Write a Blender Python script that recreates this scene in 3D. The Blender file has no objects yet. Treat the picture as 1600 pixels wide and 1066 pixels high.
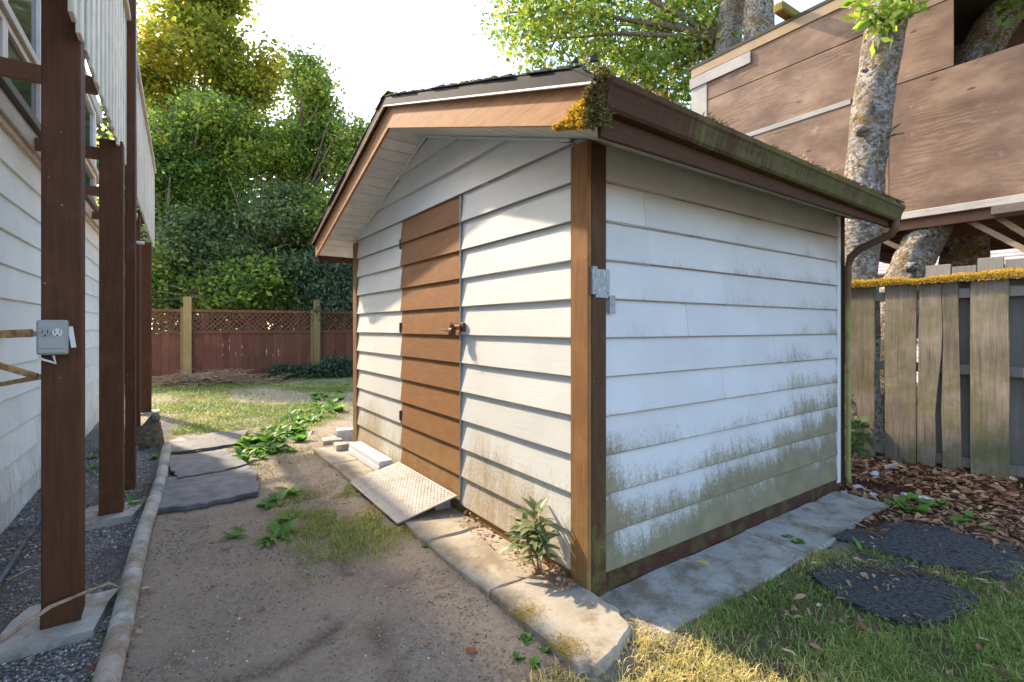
import bpy, math, random
import numpy as np
from mathutils import Vector, Matrix

# ------------------------------------------------------------------ camera, sky, sun
SC = bpy.context.scene
COL = SC.collection
H, F, HOR = 1.43, 768.0, 512.0          # eye height, focal length in photo pixels, horizon row
TH = math.radians(35.19)
CAM = np.array([-1.769, -1.8355])
FWD = np.array([math.sin(TH), math.cos(TH)])
RGT = np.array([math.cos(TH), -math.sin(TH)])

cam_d = bpy.data.cameras.new('camera')
cam = bpy.data.objects.new('camera', cam_d)
COL.objects.link(cam)
cam.location = (CAM[0], CAM[1], H)
cam.rotation_euler = (math.radians(90), 0, -TH)
cam_d.sensor_width = 36
cam_d.lens = F / 1600 * 36
cam_d.shift_y = -(533 - HOR) / 1600
cam_d.clip_end = 600
cam_d.clip_start = 0.02
SC.camera = cam

SUNV = Vector((-0.33, 1.0, 0.81)).normalized()      # towards the sun
sun_el = math.asin(SUNV.z)
w = bpy.data.worlds.new('World'); SC.world = w; w.use_nodes = True
wn = w.node_tree
bg = wn.nodes['Background']
sky = wn.nodes.new('ShaderNodeTexSky')
sky.sky_type = 'NISHITA'; sky.sun_disc = False
sky.sun_elevation = sun_el
sky.sun_rotation = math.atan2(SUNV.x, SUNV.y)
sky.air_density = 1.0; sky.dust_density = 2.0; sky.ozone_density = 1.3
wn.links.new(sky.outputs[0], bg.inputs[0])
bg.inputs[1].default_value = 0.15
sd = bpy.data.lights.new('sun', 'SUN'); so = bpy.data.objects.new('sun', sd); COL.objects.link(so)
sd.energy = 2.2; sd.angle = math.radians(1.2); sd.color = (1.0, 0.83, 0.62)
so.rotation_euler = SUNV.to_track_quat('Z', 'Y').to_euler()
so.location = (-3, 9, 12)
SC.view_settings.view_transform = 'Standard'
SC.view_settings.look = 'None'
SC.view_settings.gamma = 1
SC.view_settings.exposure = 2.3

rng = np.random.default_rng(7)
random.seed(7)

# ------------------------------------------------------------------ helpers: pixels to places
def G(px, py, z=0.0):
    d = F * (H - z) / (py - HOR)
    p = CAM + FWD * d + RGT * ((px - 800) / F * d)
    return np.array([p[0], p[1]])
def P(px, py, d):
    p = CAM + FWD * d + RGT * ((px - 800) / F * d)
    return np.array([p[0], p[1], H + (HOR - py) / F * d])
def onX(px, X):                           # Y where the column px meets the plane X = const
    r = FWD + RGT * ((px - 800) / F)
    k = (X - CAM[0]) / r[0]
    return CAM[1] + r[1] * k
def onY(px, Y):
    r = FWD + RGT * ((px - 800) / F)
    k = (Y - CAM[1]) / r[1]
    return CAM[0] + r[0] * k
def depth(x, y):
    return (np.array([x, y]) - CAM) @ FWD

# ------------------------------------------------------------------ helpers: noise
_T = rng.random((256, 256))
def vnoise(x, y):
    x = np.asarray(x, float); y = np.asarray(y, float)
    xi = np.floor(x).astype(int); yi = np.floor(y).astype(int)
    fx = x - xi; fy = y - yi
    fx = fx * fx * (3 - 2 * fx); fy = fy * fy * (3 - 2 * fy)
    a = _T[xi % 256, yi % 256]; b = _T[(xi + 1) % 256, yi % 256]
    c = _T[xi % 256, (yi + 1) % 256]; d = _T[(xi + 1) % 256, (yi + 1) % 256]
    return (a * (1 - fx) + b * fx) * (1 - fy) + (c * (1 - fx) + d * fx) * fy
def fbm(x, y, o=4):
    s = 0; a = 0.5
    for i in range(o):
        s = s + a * vnoise(x * 2 ** i + 17.3 * i, y * 2 ** i + 5.1 * i); a *= 0.5
    return s
def sstep(a, b, x):
    t = np.clip((x - a) / (b - a), 0, 1); return t * t * (3 - 2 * t)

# ------------------------------------------------------------------ helpers: materials
class NB:
    def __init__(s, name):
        s.m = bpy.data.materials.new(name); s.m.use_nodes = True
        s.t = s.m.node_tree; s.b = s.t.nodes['Principled BSDF']
        s.outn = s.t.nodes['Material Output']
        s._pos = None
    def n(s, typ, **kw):
        nd = s.t.nodes.new(typ)
        for k, v in kw.items(): setattr(nd, k, v)
        return nd
    def put(s, sock, v):
        if isinstance(v, bpy.types.NodeSocket): s.t.links.new(v, sock)
        elif v is not None:
            if isinstance(v, (tuple, list)) and len(v) == 3 and sock.type == 'RGBA': v = (*v, 1)
            sock.default_value = v
    def pos(s):
        if s._pos is None: s._pos = s.n('ShaderNodeNewGeometry').outputs['Position']
        return s._pos
    def rnd(s): return s.n('ShaderNodeObjectInfo').outputs['Random']
    def attr(s, name): return s.n('ShaderNodeAttribute', attribute_name=name).outputs['Fac']
    def xyz(s, v):
        nd = s.n('ShaderNodeSeparateXYZ'); s.put(nd.inputs[0], v); return nd.outputs
    def mapv(s, v, scale=(1, 1, 1), loc=(0, 0, 0), rot=(0, 0, 0)):
        nd = s.n('ShaderNodeMapping'); s.put(nd.inputs[0], v)
        nd.inputs['Scale'].default_value = scale; nd.inputs['Rotation'].default_value = rot
        s.put(nd.inputs['Location'], loc); return nd.outputs[0]
    def shift(s, v, k=37.0):                # move the texture per object
        c = s.n('ShaderNodeCombineXYZ'); r = s.math('MULTIPLY', s.rnd(), k)
        for i in range(3): s.put(c.inputs[i], r)
        a = s.n('ShaderNodeVectorMath', operation='ADD'); s.put(a.inputs[0], v); s.put(a.inputs[1], c.outputs[0])
        return a.outputs[0]
    def noise(s, v, scale=5, detail=4, rough=0.55, dist=0.0):
        nd = s.n('ShaderNodeTexNoise'); s.put(nd.inputs['Vector'], v)
        nd.inputs['Scale'].default_value = scale; nd.inputs['Detail'].default_value = detail
        nd.inputs['Roughness'].default_value = rough; nd.inputs['Distortion'].default_value = dist
        return nd.outputs[0]
    def vor(s, v, scale=5, feature='F1'):
        nd = s.n('ShaderNodeTexVoronoi', feature=feature); s.put(nd.inputs['Vector'], v)
        nd.inputs['Scale'].default_value = scale; return nd.outputs
    def math(s, op, a, b=None, clamp=False):
        nd = s.n('ShaderNodeMath', operation=op, use_clamp=clamp)
        s.put(nd.inputs[0], a)
        if b is not None: s.put(nd.inputs[1], b)
        return nd.outputs[0]
    def mr(s, v, a, b, c=0.0, d=1.0, smooth=True):
        nd = s.n('ShaderNodeMapRange', interpolation_type='SMOOTHSTEP' if smooth else 'LINEAR')
        s.put(nd.inputs[0], v)
        for i, q in enumerate((a, b, c, d)): s.put(nd.inputs[i + 1], q)
        return nd.outputs[0]
    def mix(s, f, a, b, mode='MIX'):
        nd = s.n('ShaderNodeMix', data_type='RGBA', blend_type=mode)
        s.put(nd.inputs[0], f); s.put(nd.inputs[6], a); s.put(nd.inputs[7], b)
        return nd.outputs[2]
    def ramp(s, f, stops):
        nd = s.n('ShaderNodeValToRGB'); e = nd.color_ramp.elements
        while len(e) < len(stops): e.new(0.5)
        for i, (p, c) in enumerate(stops): e[i].position = p; e[i].color = (*c, 1)
        s.put(nd.inputs[0], f); return nd.outputs[0]
    def val(s, col, amount=0.2, src=None):   # lighter or darker per object
        nd = s.n('ShaderNodeHueSaturation'); s.put(nd.inputs['Color'], col)
        s.put(nd.inputs['Value'], s.mr(src if src is not None else s.rnd(), 0, 1, 1 - amount, 1 + amount, False))
        return nd.outputs[0]
    def bump(s, h, strength=0.4, dist=0.01, prev=None):
        nd = s.n('ShaderNodeBump'); s.put(nd.inputs['Height'], h)
        nd.inputs['Strength'].default_value = strength; nd.inputs['Distance'].default_value = dist
        if prev is not None: s.put(nd.inputs['Normal'], prev)
        return nd.outputs[0]
    def done(s, col, rough=0.7, bump=None, metal=0.0, spec=0.35):
        s.put(s.b.inputs['Base Color'], col); s.put(s.b.inputs['Roughness'], rough)
        s.put(s.b.inputs['Metallic'], metal); s.put(s.b.inputs['Specular IOR Level'], spec)
        if bump is not None: s.put(s.b.inputs['Normal'], bump)
        return s.m

def paint_white(name, mode):
    b = NB(name); p = b.pos(); ps = b.shift(p)
    x, y, z = b.xyz(p)[:3]
    along = {'front': (9, 2.0, 60), 'side': (2.0, 9, 60), 'house': (9, 2.0, 60)}[mode]
    grain = b.noise(b.mapv(ps, along), 1.6, 6, 0.65, 0.6)
    k_ = {'front': 0.78, 'side': 0.70, 'house': 1.0}[mode]; wb = {'front': .93, 'side': 1.02, 'house': .95}[mode]  # side darker and cooler than front: the wall's shade is tinted into the paint
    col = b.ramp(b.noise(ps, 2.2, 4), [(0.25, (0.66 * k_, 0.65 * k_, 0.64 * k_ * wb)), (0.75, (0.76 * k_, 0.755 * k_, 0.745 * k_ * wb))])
    col = b.mix(b.mr(grain, 0.56, 0.72, 0, 0.16), col, (0.42, 0.39, 0.33))
    blot = b.noise(p, 1.5, 5, 0.6)
    streak = b.noise(b.mapv(p, (26, 26, 4.0)), 1.0, 5, 0.7)
    fine = b.noise(p, 55, 4, 0.7)
    if mode == 'side':
        low = b.mr(z, 1.1, 0.15, -.04, 0.46, False)
        far = b.mr(x, 0.9, 3.0, 0.0, 0.27, False)
        farlow = b.math('MULTIPLY', far, b.mr(z, 2.1, 0.9, 0.25, 1, False))
        near = b.math('MULTIPLY', b.mr(x, 0.32, 0.13, 0, 0.25), b.mr(z, 1.15, 0.8, 0, 1))
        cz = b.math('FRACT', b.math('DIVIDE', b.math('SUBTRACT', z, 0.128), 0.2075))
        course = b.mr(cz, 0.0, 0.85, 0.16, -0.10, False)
        low = b.math('ADD', low, b.mr(z, .60, .25, 0, .05))
        k = b.math('ADD', b.math('ADD', low, farlow), b.math('ADD', near, course))
        k = b.math('ADD', k, b.mr(blot, 0.3, 0.7, -0.20, 0.22, False))
    elif mode == 'front':
        low = b.mr(z, 0.95, 0.2, -0.10, 0.5, False)
        k = b.math('ADD', low, b.mr(blot, 0.3, 0.7, -0.22, 0.24, False))
        k = b.math('ADD', k, b.mr(y, 2.6, 3.6, 0, 0.12, False))
        k = b.math('ADD', k, b.math('MULTIPLY', b.mr(z, 2.35, 2.95, 0, 0.30, False), b.mr(blot, .35, .65)))
    else:
        low = b.mr(z, 1.6, 0.1, -0.05, 0.36, False)
        k = b.math('ADD', low, b.mr(blot, 0.3, 0.7, -0.2, 0.2, False))
    k = b.math('ADD', k, b.mr(streak, 0.3, 0.7, -0.12, 0.12, False))
    k = b.math('ADD', k, b.mr(fine, 0.3, 0.7, -0.12, 0.12, False))
    mask = b.mr(k, 0.14, 0.60, 0, 0.9) if mode == 'side' else b.mr(k, 0.12, 0.70, 0, 0.86)
    mildew = b.ramp(b.noise(p, 6, 4), [(0.3, (0.105, 0.092, 0.034)), (0.7, (0.20, 0.155, 0.075))] if mode == 'side' else [(0.3, (0.20, 0.135, 0.055)), (0.7, (0.33, 0.235, 0.12))])
    col = b.mix(mask, col, mildew)
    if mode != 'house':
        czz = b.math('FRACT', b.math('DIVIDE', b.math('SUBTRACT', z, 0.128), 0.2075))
        col = b.mix(b.mr(czz, 0.045, 0.015, 0, .65), col, (0.13, 0.095, 0.055))  # brown line on each board's lower edge: grime plus painted lap shadow
    if mode == 'side':
        web = b.math('MULTIPLY', b.mr(z, 2.12, 2.34), b.mr(b.noise(p, 5, 5, .7), .38, .58, .12, .5))
        col = b.mix(web, col, (0.40, 0.355, 0.235))
    spots = b.mr(b.vor(b.shift(p, 11), 9)[0], 0.035, 0.02, 0, 0.55)
    col = b.mix(spots, col, (0.16, 0.13, 0.10))
    col = b.val(col, 0.05)
    return b.done(col, 0.55, b.bump(grain, 0.35, 0.004), spec=0.3)

def paint_brown(name, c, green=0.0, amt=0.10, dust=0.0, along=(14, 14, 1.2)):
    b = NB(name); p = b.pos(); ps = b.shift(p)
    z = b.xyz(p)[2]
    g = b.noise(b.mapv(ps, along), 4.0, 5, 0.6, 0.3)
    n2 = b.noise(ps, 5.0, 5, 0.6)
    col = b.mix(b.mr(g, 0.35, 0.7), c, tuple(q * 0.72 for q in c))
    col = b.mix(b.mr(n2, 0.5, 0.75, 0, 0.35), col, tuple(min(1, q * 1.45 + 0.01) for q in c))
    if dust:
        col = b.mix(b.math('MULTIPLY', b.mr(z, 0.75, 0.15, 0, dust), b.mr(b.noise(p, 7, 5, 0.65), 0.35, 0.6)), col, (0.24, 0.19, 0.08))
    if green:
        gm = b.math('MULTIPLY', b.mr(z, 0.9, 0.15, 0.05, green), b.mr(b.noise(p, 9, 5, 0.65), 0.45, 0.62))
        col = b.mix(gm, col, (0.11, 0.13, 0.03))
    chips = b.mr(b.vor(ps, 16)[0], 0.075, 0.05, 0, 0.6)
    col = b.mix(b.math('MULTIPLY', chips, b.mr(n2, 0.52, 0.6)), col, (0.36, 0.30, 0.25))
    col = b.val(col, amt)
    return b.done(col, 0.7, b.bump(g, 0.3, 0.003), spec=0.14)

def concrete(name, c0, c1, moss=0.35):
    b = NB(name); p = b.pos(); ps = b.shift(p, 5)
    n = b.noise(ps, 3.2, 6, 0.65); f = b.noise(p, 90, 4, 0.7)
    col = b.ramp(n, [(0.3, c0), (0.7, c1)])
    col = b.mix(b.mr(f, 0.5, 0.75, 0, 0.35), col, tuple(q * 0.5 for q in c0))
    dirt = b.mr(b.noise(p, 4.5, 6, 0.75), 0.44, 0.64, 0, 0.85)
    col = b.mix(dirt, col, (0.19, 0.145, 0.09))
    col = b.mix(b.mr(b.noise(p, 9, 5, 0.7), 0.62, 0.72, 0, moss), col, (0.20, 0.15, 0.04))
    h = b.math('ADD', f, b.math('MULTIPLY', n, 2.0))
    return b.done(col, 0.9, b.bump(h, 0.5, 0.006), spec=0.2)

def wood(name, c0, c1, axis='z', green=0.0, sc=1.0, amt=0.18, contrast=1.0, yz=False):
    b = NB(name); p = b.pos(); ps = b.shift(p)
    s = {'z': (22, 22, 1.3), 'y': (22, 1.3, 22), 'x': (1.3, 22, 22)}[axis]
    g = b.noise(b.mapv(ps, tuple(q * sc for q in s)), 2.2, 6, 0.65, 0.9)
    n = b.noise(ps, 2.6, 4)
    f = b.mix(0.5, g, n)
    col = b.ramp(f, [(0.5 - 0.2 / contrast, c0), (0.5 + 0.2 / contrast, c1)])
    col = b.mix(b.mr(g, 0.6, 0.72, 0, 0.6), col, tuple(q * 0.45 for q in c0))
    if green:
        z = b.xyz(p)[2]
        gm = b.math('MULTIPLY', b.mr(b.noise(p, 4.2, 6, 0.7), 0.40, 0.66), b.mr(z, 2.1, 0.3, green * 0.35, green, False))
        col = b.mix(gm, col, (0.115, 0.12, 0.035))
    col = b.val(col, amt)
    return b.done(col, 0.85, b.bump(g, 0.6, 0.005), spec=0.2)

def plywood(name):
    b = NB(name); p = b.pos(); ps = b.shift(p, 9)
    wv = b.n('ShaderNodeTexWave', wave_type='BANDS', bands_direction='Z')
    b.put(wv.inputs['Vector'], b.mapv(ps, (1, 0.34, 1.0)))
    wv.inputs['Scale'].default_value = 6.0; wv.inputs['Distortion'].default_value = 11
    wv.inputs['Detail'].default_value = 4; wv.inputs['Detail Scale'].default_value = 1.3
    g = b.noise(b.mapv(ps, (5, 2.0, 55)), 1.4, 6, 0.7, 0.5)
    n = b.noise(b.mapv(ps, (1, .7, 1.3)), 2.3, 6, 0.65)
    col = b.ramp(n, [(0.3, (0.10, 0.060, 0.040)), (0.5, (0.165, 0.104, 0.070)), (0.7, (0.26, 0.175, 0.115))])
    col = b.mix(b.math('MULTIPLY', b.mr(wv.outputs[1], 0.5, 0.9, 0, 0.35), b.mr(b.noise(ps, 1.7, 3), .48, .62)), col, (0.30, 0.20, 0.13))
    col = b.mix(b.mr(g, 0.52, 0.72, 0, 0.6), col, (0.085, 0.055, 0.045))
    col = b.mix(b.mr(b.noise(ps, 3.0, 6, 0.75), 0.62, 0.72, 0, 0.5), col, (0.32, 0.26, 0.21))
    knots = b.mr(b.vor(b.mapv(ps, (1, 0.6, 1.6)), 3.1)[0], 0.10, 0.04, 0, 0.8)
    col = b.mix(knots, col, (0.05, 0.035, 0.03))
    spots = b.mr(b.vor(ps, 14)[0], 0.07, 0.03, 0, 0.8)
    col = b.mix(b.math('MULTIPLY', spots, b.mr(n, 0.55, 0.6)), col, (0.5, 0.44, 0.36))
    return b.done(b.val(col, 0.06), 0.8, b.bump(g, 0.4, 0.004), spec=0.25)

def bark(name, lichen=0.6):
    b = NB(name); p = b.pos()
    n = b.noise(p, 17, 7, 0.75, 0.3)
    n2 = b.noise(p, 3.2, 4, 0.6, 0.5); n3 = b.noise(p, 60, 5, 0.75); n5 = b.noise(b.mapv(p, (1, 1, 1.3)), 21, 6, 0.7, 0.3)
    col = b.ramp(n, [(0.32, (0.045, 0.033, 0.024)), (0.5, (0.15, 0.112, 0.078)), (0.70, (0.25, 0.19, 0.135))])
    col = b.mix(b.math('MULTIPLY', b.mr(n5, 0.46, 0.54), b.mr(n2, 0.36, 0.54, .08, lichen)), col, b.ramp(n3, [(.35, (0.17, 0.165, 0.145)), (.65, (0.47, 0.46, 0.42))]))
    n4 = b.noise(b.mapv(p, (1, 1, 1), (3, 9, 2)), 4.0, 6, 0.7, 0.5)
    col = b.mix(b.math('MULTIPLY', b.mr(n4, 0.50, 0.60), b.mr(n5, 0.62, 0.44, 0.1, 0.95)), col, b.ramp(n3, [(0.35, (0.07, 0.05, 0.012)), (0.65, (0.25, 0.15, 0.04))]))
    dk = b.mr(b.noise(b.mapv(p, (1, 1, 1.2), (7, 1, 5)), 11, 5, 0.65), 0.58, 0.66, 0, .85)
    col = b.mix(dk, col, (0.03, 0.024, 0.018))
    h = b.math('ADD', n5, b.math('MULTIPLY', n3, 0.4))
    return b.done(col, 0.9, b.bump(h, 1.0, 0.03), spec=0.12)

def foliage(name, stops, trans=0.45, rough=0.5):
    b = NB(name); v = b.attr('v')
    col = b.ramp(v, stops)
    b.done(col, rough, spec=0.3)
    tr = b.n('ShaderNodeBsdfTranslucent')
    c2 = b.mix(0.5, col, (1.0, 0.85, 0.25), 'MULTIPLY')
    g = b.n('ShaderNodeHueSaturation'); b.put(g.inputs['Color'], c2); g.inputs['Value'].default_value = 2.0
    b.put(tr.inputs[0], g.outputs[0])
    mx = b.n('ShaderNodeMixShader'); mx.inputs[0].default_value = trans
    b.t.links.new(b.b.outputs[0], mx.inputs[1]); b.t.links.new(tr.outputs[0], mx.inputs[2])
    b.t.links.new(mx.outputs[0], b.outn.inputs[0])
    return b.m

def plain(name, c, rough=0.6, metal=0.0, nscale=20, var=0.3, bumpk=0.2, amt=0.0, spec=0.4):
    b = NB(name); p = b.shift(b.pos())
    n = b.noise(p, nscale, 5, 0.65)
    col = b.mix(b.mr(n, 0.3, 0.7), tuple(q * (1 - var) for q in c), tuple(min(1, q * (1 + var)) for q in c))
    if amt: col = b.val(col, amt)
    return b.done(col, rough, b.bump(n, bumpk, 0.004), metal, spec)

M = {}
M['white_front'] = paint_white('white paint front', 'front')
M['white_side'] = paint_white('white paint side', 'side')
M['white_house'] = paint_white('white paint house', 'house')
M['brown'] = paint_brown('brown paint', (0.235, 0.112, 0.044), green=0.4, amt=0.05, dust=0.5)
M['brown_door'] = paint_brown('brown door paint', (0.255, 0.122, 0.048), amt=0.06, dust=0.55, along=(10, 1.5, 40))
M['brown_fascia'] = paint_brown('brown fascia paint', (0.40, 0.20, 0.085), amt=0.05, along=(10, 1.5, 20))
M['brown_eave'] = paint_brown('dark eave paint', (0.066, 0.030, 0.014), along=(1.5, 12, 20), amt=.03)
M['brown_shade'] = paint_brown('shaded brown corner paint', (0.078, 0.040, 0.021), green=0.6, amt=0.03)  # trim brown darkened for the post's right face, its shade put into the colour
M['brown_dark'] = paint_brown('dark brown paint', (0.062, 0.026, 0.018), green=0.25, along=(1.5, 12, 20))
M['brown_post'] = paint_brown('red brown post paint', (0.090, 0.037, 0.018), amt=0.08)
M['concrete'] = concrete('concrete', (0.26, 0.225, 0.17), (0.39, 0.345, 0.27))
M['concrete_grey'] = concrete('grey concrete', (0.31, 0.29, 0.25), (0.44, 0.415, 0.365), 0.25)
M['fence_red'] = wood('red brown cedar', (0.085, 0.036, 0.022), (0.155, 0.068, 0.042), 'z', sc=.8)
M['fence_rail'] = wood('red brown rail', (0.10, 0.045, 0.026), (0.16, 0.075, 0.043), 'x')
M['fence_post'] = wood('green treated post', (0.20, 0.145, 0.06), (0.30, 0.22, 0.11), 'z', 0.3)
M['fence_grey'] = wood('weathered fence board', (0.10, 0.08, 0.058), (0.28, 0.225, 0.17), 'z', 0.8, contrast=1.5)
M['fence_dark'] = wood('dark fence board', (0.13, 0.12, 0.105), (0.26, 0.235, 0.205), 'z', 0.3)
M['joist'] = wood('joist wood', (0.11, 0.055, 0.032), (0.20, 0.105, 0.06), 'y', sc=.7)
M['grey_wood'] = wood('grey weathered trim', (0.24, 0.215, 0.19), (0.43, 0.40, 0.36), 'y')
M['brace_wood'] = wood('brace wood', (0.25, 0.17, 0.10), (0.38, 0.28, 0.18), 'y')
M['plywood'] = plywood('brown plywood')
M['mossy_wood'] = wood('mossy beam', (0.12, 0.085, 0.02), (0.32, 0.23, 0.05), 'x', 0.5)
M['bark'] = bark('lichen bark', 0.9)
M['bark_dark'] = bark('bark', 0.3)
M['twig'] = plain('dead twig', (0.27, 0.18, 0.115), 0.85, var=0.4)
M['steel'] = plain('galvanised steel', (0.22, 0.235, 0.245), 0.45, 0.6, 40, 0.25, 0.1)
M['rust'] = plain('dark rusty steel', (0.10, 0.045, 0.03), 0.6, 0.5, 60, 0.5, 0.3)
M['black_metal'] = plain('black flashing', (0.012, 0.013, 0.019), 0.7, 0.0, 8, 0.3, 0.1, 0.0, 0.1)
M['gutter_brown'] = paint_brown('brown gutter', (0.10, 0.05, 0.03), along=(1.5, 12, 12))
M['plastic_grey'] = plain('grey outlet box', (0.30, 0.30, 0.275), 0.45, 0.0, 8, 0.08, 0.05)
M['plastic_light'] = plain('pale socket', (0.60, 0.59, 0.55), 0.4, 0, 8, 0.05, 0.05)
M['dark'] = plain('dark slot', (0.02, 0.02, 0.02), 0.8, 0, 10, 0.1, 0.05)
M['rubber'] = plain('slate rubber', (0.085, 0.085, 0.09), 0.55, 0, 7, 0.45, 0.4, 0.1)
M['rubber_black'] = plain('black rubber', (0.066, 0.062, 0.058), 0.9, 0, 45, 0.6, 0.6, 0.1, 0.12)
M['stone'] = plain('pale stone', (0.42, 0.42, 0.43), 0.8, 0, 12, 0.25, 0.4, 0.25)
M['gravel'] = plain('gravel stone', (0.20, 0.205, 0.22), 0.85, 0, 40, 0.6, 0.3)
M['white_wood'] = wood('white washed timber', (0.50, 0.50, 0.49), (0.68, 0.67, 0.65), 'y', amt=.05, contrast=.6)
M['soffit'] = plain('white soffit board', (0.60, 0.575, 0.535), 0.6, 0, 9, 0.10, 0.15, 0.06)
M['slat'] = plain('pale rail slat', (0.60, 0.52, 0.40), 0.65, 0, 6, 0.12, 0.15, 0.12)
M['trim_light'] = plain('light trim', (0.45, 0.41, 0.35), 0.6, 0, 9, 0.12, 0.15)
M['trim_dark'] = plain('dark window trim', (0.065, 0.062, 0.06), 0.5, 0, 9, 0.12, 0.15)
M['old_bar'] = plain('rusty bar', (0.30, 0.17, 0.06), 0.7, 0.0, 25, 0.5, 0.3)
M['beige'] = plain('beige panel', (0.55, 0.47, 0.37), 0.7, 0, 4, 0.12, 0.15)
M['neigh_white'] = plain('neighbour white siding', (0.72, 0.72, 0.72), 0.7, 0, 3, 0.05, 0.05)
M['neigh_roof'] = plain('neighbour shingle', (0.34, 0.29, 0.28), 0.85, 0, 9, 0.2, 0.4, 0.2)

def mk_tread():
    b = NB('white tread plate'); p = b.pos()
    n = b.noise(p, 6, 6, 0.7); f = b.noise(p, 60, 4, 0.7)
    col = b.mix(b.mr(n, 0.45, 0.66, 0, 0.6), (0.31, 0.295, 0.27), (0.20, 0.155, 0.105))
    col = b.mix(b.mr(f, 0.5, 0.7, 0, 0.5), col, (0.26, 0.21, 0.16))
    return b.done(col, 0.55, b.bump(f, 0.3, 0.002), 0.1, 0.35)
M['tread'] = mk_tread()
M['flake'] = plain('curled flashing', (0.16, 0.165, 0.18), 0.6, 0.2, 30, 0.5, 0.2)

def mk_shingle():
    b = NB('mossy shingle'); p = b.pos()
    n = b.noise(p, 120, 3, 0.7); m = b.mr(b.noise(p, 6, 5, 0.7), 0.42, 0.6)
    col = b.ramp(n, [(0.3, (0.035, 0.034, 0.036)), (0.7, (0.09, 0.085, 0.085))])
    col = b.mix(m, col, (0.085, 0.07, 0.022))
    return b.done(b.val(col, 0.15), 0.95, b.bump(n, 0.5, 0.004), spec=0.1)
M['shingle'] = mk_shingle()

def mk_gutter_moss():
    b = NB('mossy gutter paint'); p = b.pos(); x = b.xyz(p)[0]
    st = b.noise(b.mapv(p, (60, 2, 5)), 1.0, 5, 0.75)
    n = b.noise(p, 6, 6, 0.7)
    k = b.math('ADD', b.mr(x, -0.2, 0.9, -0.12, 0.16, False), b.math('ADD', b.math('MULTIPLY', st, 0.55), b.math('MULTIPLY', n, 0.5)))
    col = b.mix(b.mr(k, 0.44, 0.66, 0, 0.92), (0.062, 0.032, 0.02), b.ramp(b.mix(.6, n, st), [(0.34, (0.035, 0.03, 0.018)), (0.48, (0.085, 0.075, 0.028)), (0.58, (0.105, 0.09, 0.038)), (0.68, (0.17, 0.15, 0.10))]))
    return b.done(col, 0.85, b.bump(b.math('ADD', st, n), 0.5, 0.006), spec=0.12)
M['gutter_moss'] = mk_gutter_moss()

def mk_glass():
    b = NB('window glass'); p = b.pos()
    n = b.noise(p, 0.8, 3, 0.5)
    return b.done((0.035, 0.042, 0.045), 0.06, b.bump(n, 0.05, 0.02), 0.0, 0.9)
M['glass'] = mk_glass()

def mk_spout():
    b = NB('downspout paint'); z = b.xyz(b.pos())[2]; n = b.noise(b.pos(), 9, 5, 0.7)
    col = b.mix(b.mr(b.math('ADD', z, b.math('MULTIPLY', n, 0.5)), 2.05, 1.75), (0.10, 0.05, 0.03), b.ramp(n, [(.3, (0.16, 0.15, 0.04)), (.7, (0.28, 0.25, 0.09))]))
    return b.done(col, 0.55, spec=0.35)
M['spout'] = mk_spout()

# leaf and blade colours (attribute v runs 0..1 along each ramp)
M['leaf_mid'] = foliage('green leaves', [(0, (0.03, 0.06, 0.014)), (0.45, (0.09, 0.16, 0.03)), (0.8, (0.18, 0.27, 0.05)), (1, (0.33, 0.35, 0.055))], 0.48, 0.38)
M['leaf_yellow'] = foliage('yellow green leaves', [(0, (0.09, 0.13, 0.017)), (0.5, (0.21, 0.24, 0.03)), (0.85, (0.35, 0.33, 0.04)), (1, (0.42, 0.29, 0.04))], 0.55)
M['leaf_dark'] = foliage('dark leaves', [(0, (0.025, 0.045, 0.018)), (0.6, (0.075, 0.12, 0.045)), (1, (0.17, 0.22, 0.085))], 0.4, 0.36)
M['leaf_blue'] = foliage('blue green leaves', [(0, (0.025, 0.05, 0.03)), (0.6, (0.05, 0.09, 0.05)), (1, (0.10, 0.15, 0.08))], 0.3)
M['weed'] = foliage('weed leaf', [(0, (0.045, 0.12, 0.018)), (0.6, (0.085, 0.20, 0.03)), (1, (0.16, 0.27, 0.06))], 0.4)
M['grass'] = foliage('grass blades', [(0, (0.10, 0.165, 0.025)), (0.4, (0.20, 0.275, 0.06)), (0.7, (0.40, 0.36, 0.125)), (1, (0.60, 0.46, 0.22))], 0.3)
M['moss'] = foliage('golden moss', [(0, (0.16, 0.12, 0.015)), (0.5, (0.43, 0.29, 0.03)), (1, (0.62, 0.44, 0.06))], 0.25, 0.9)
M['moss_green'] = foliage('olive moss', [(0, (0.05, 0.045, 0.015)), (0.5, (0.12, 0.10, 0.03)), (1, (0.22, 0.17, 0.06))], 0.2, 0.9)
M['litter'] = foliage('dead leaves', [(0, (0.09, 0.042, 0.025)), (0.4, (0.24, 0.12, 0.065)), (0.75, (0.40, 0.245, 0.14)), (1, (0.52, 0.38, 0.22))], 0.15, 0.7)
M['yellow_leaf'] = foliage('yellow leaf', [(0, (0.55, 0.40, 0.03)), (1, (0.6, 0.45, 0.05))], 0.2)
M['red_leaf'] = foliage('red leaf', [(0, (0.22, 0.05, 0.02)), (1, (0.33, 0.08, 0.03))], 0.2)
M['rhodo'] = foliage('leathery leaf', [(0, (0.07, 0.10, 0.04)), (0.6, (0.13, 0.16, 0.06)), (1, (0.24, 0.24, 0.11))], 0.15, 0.4)

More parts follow.
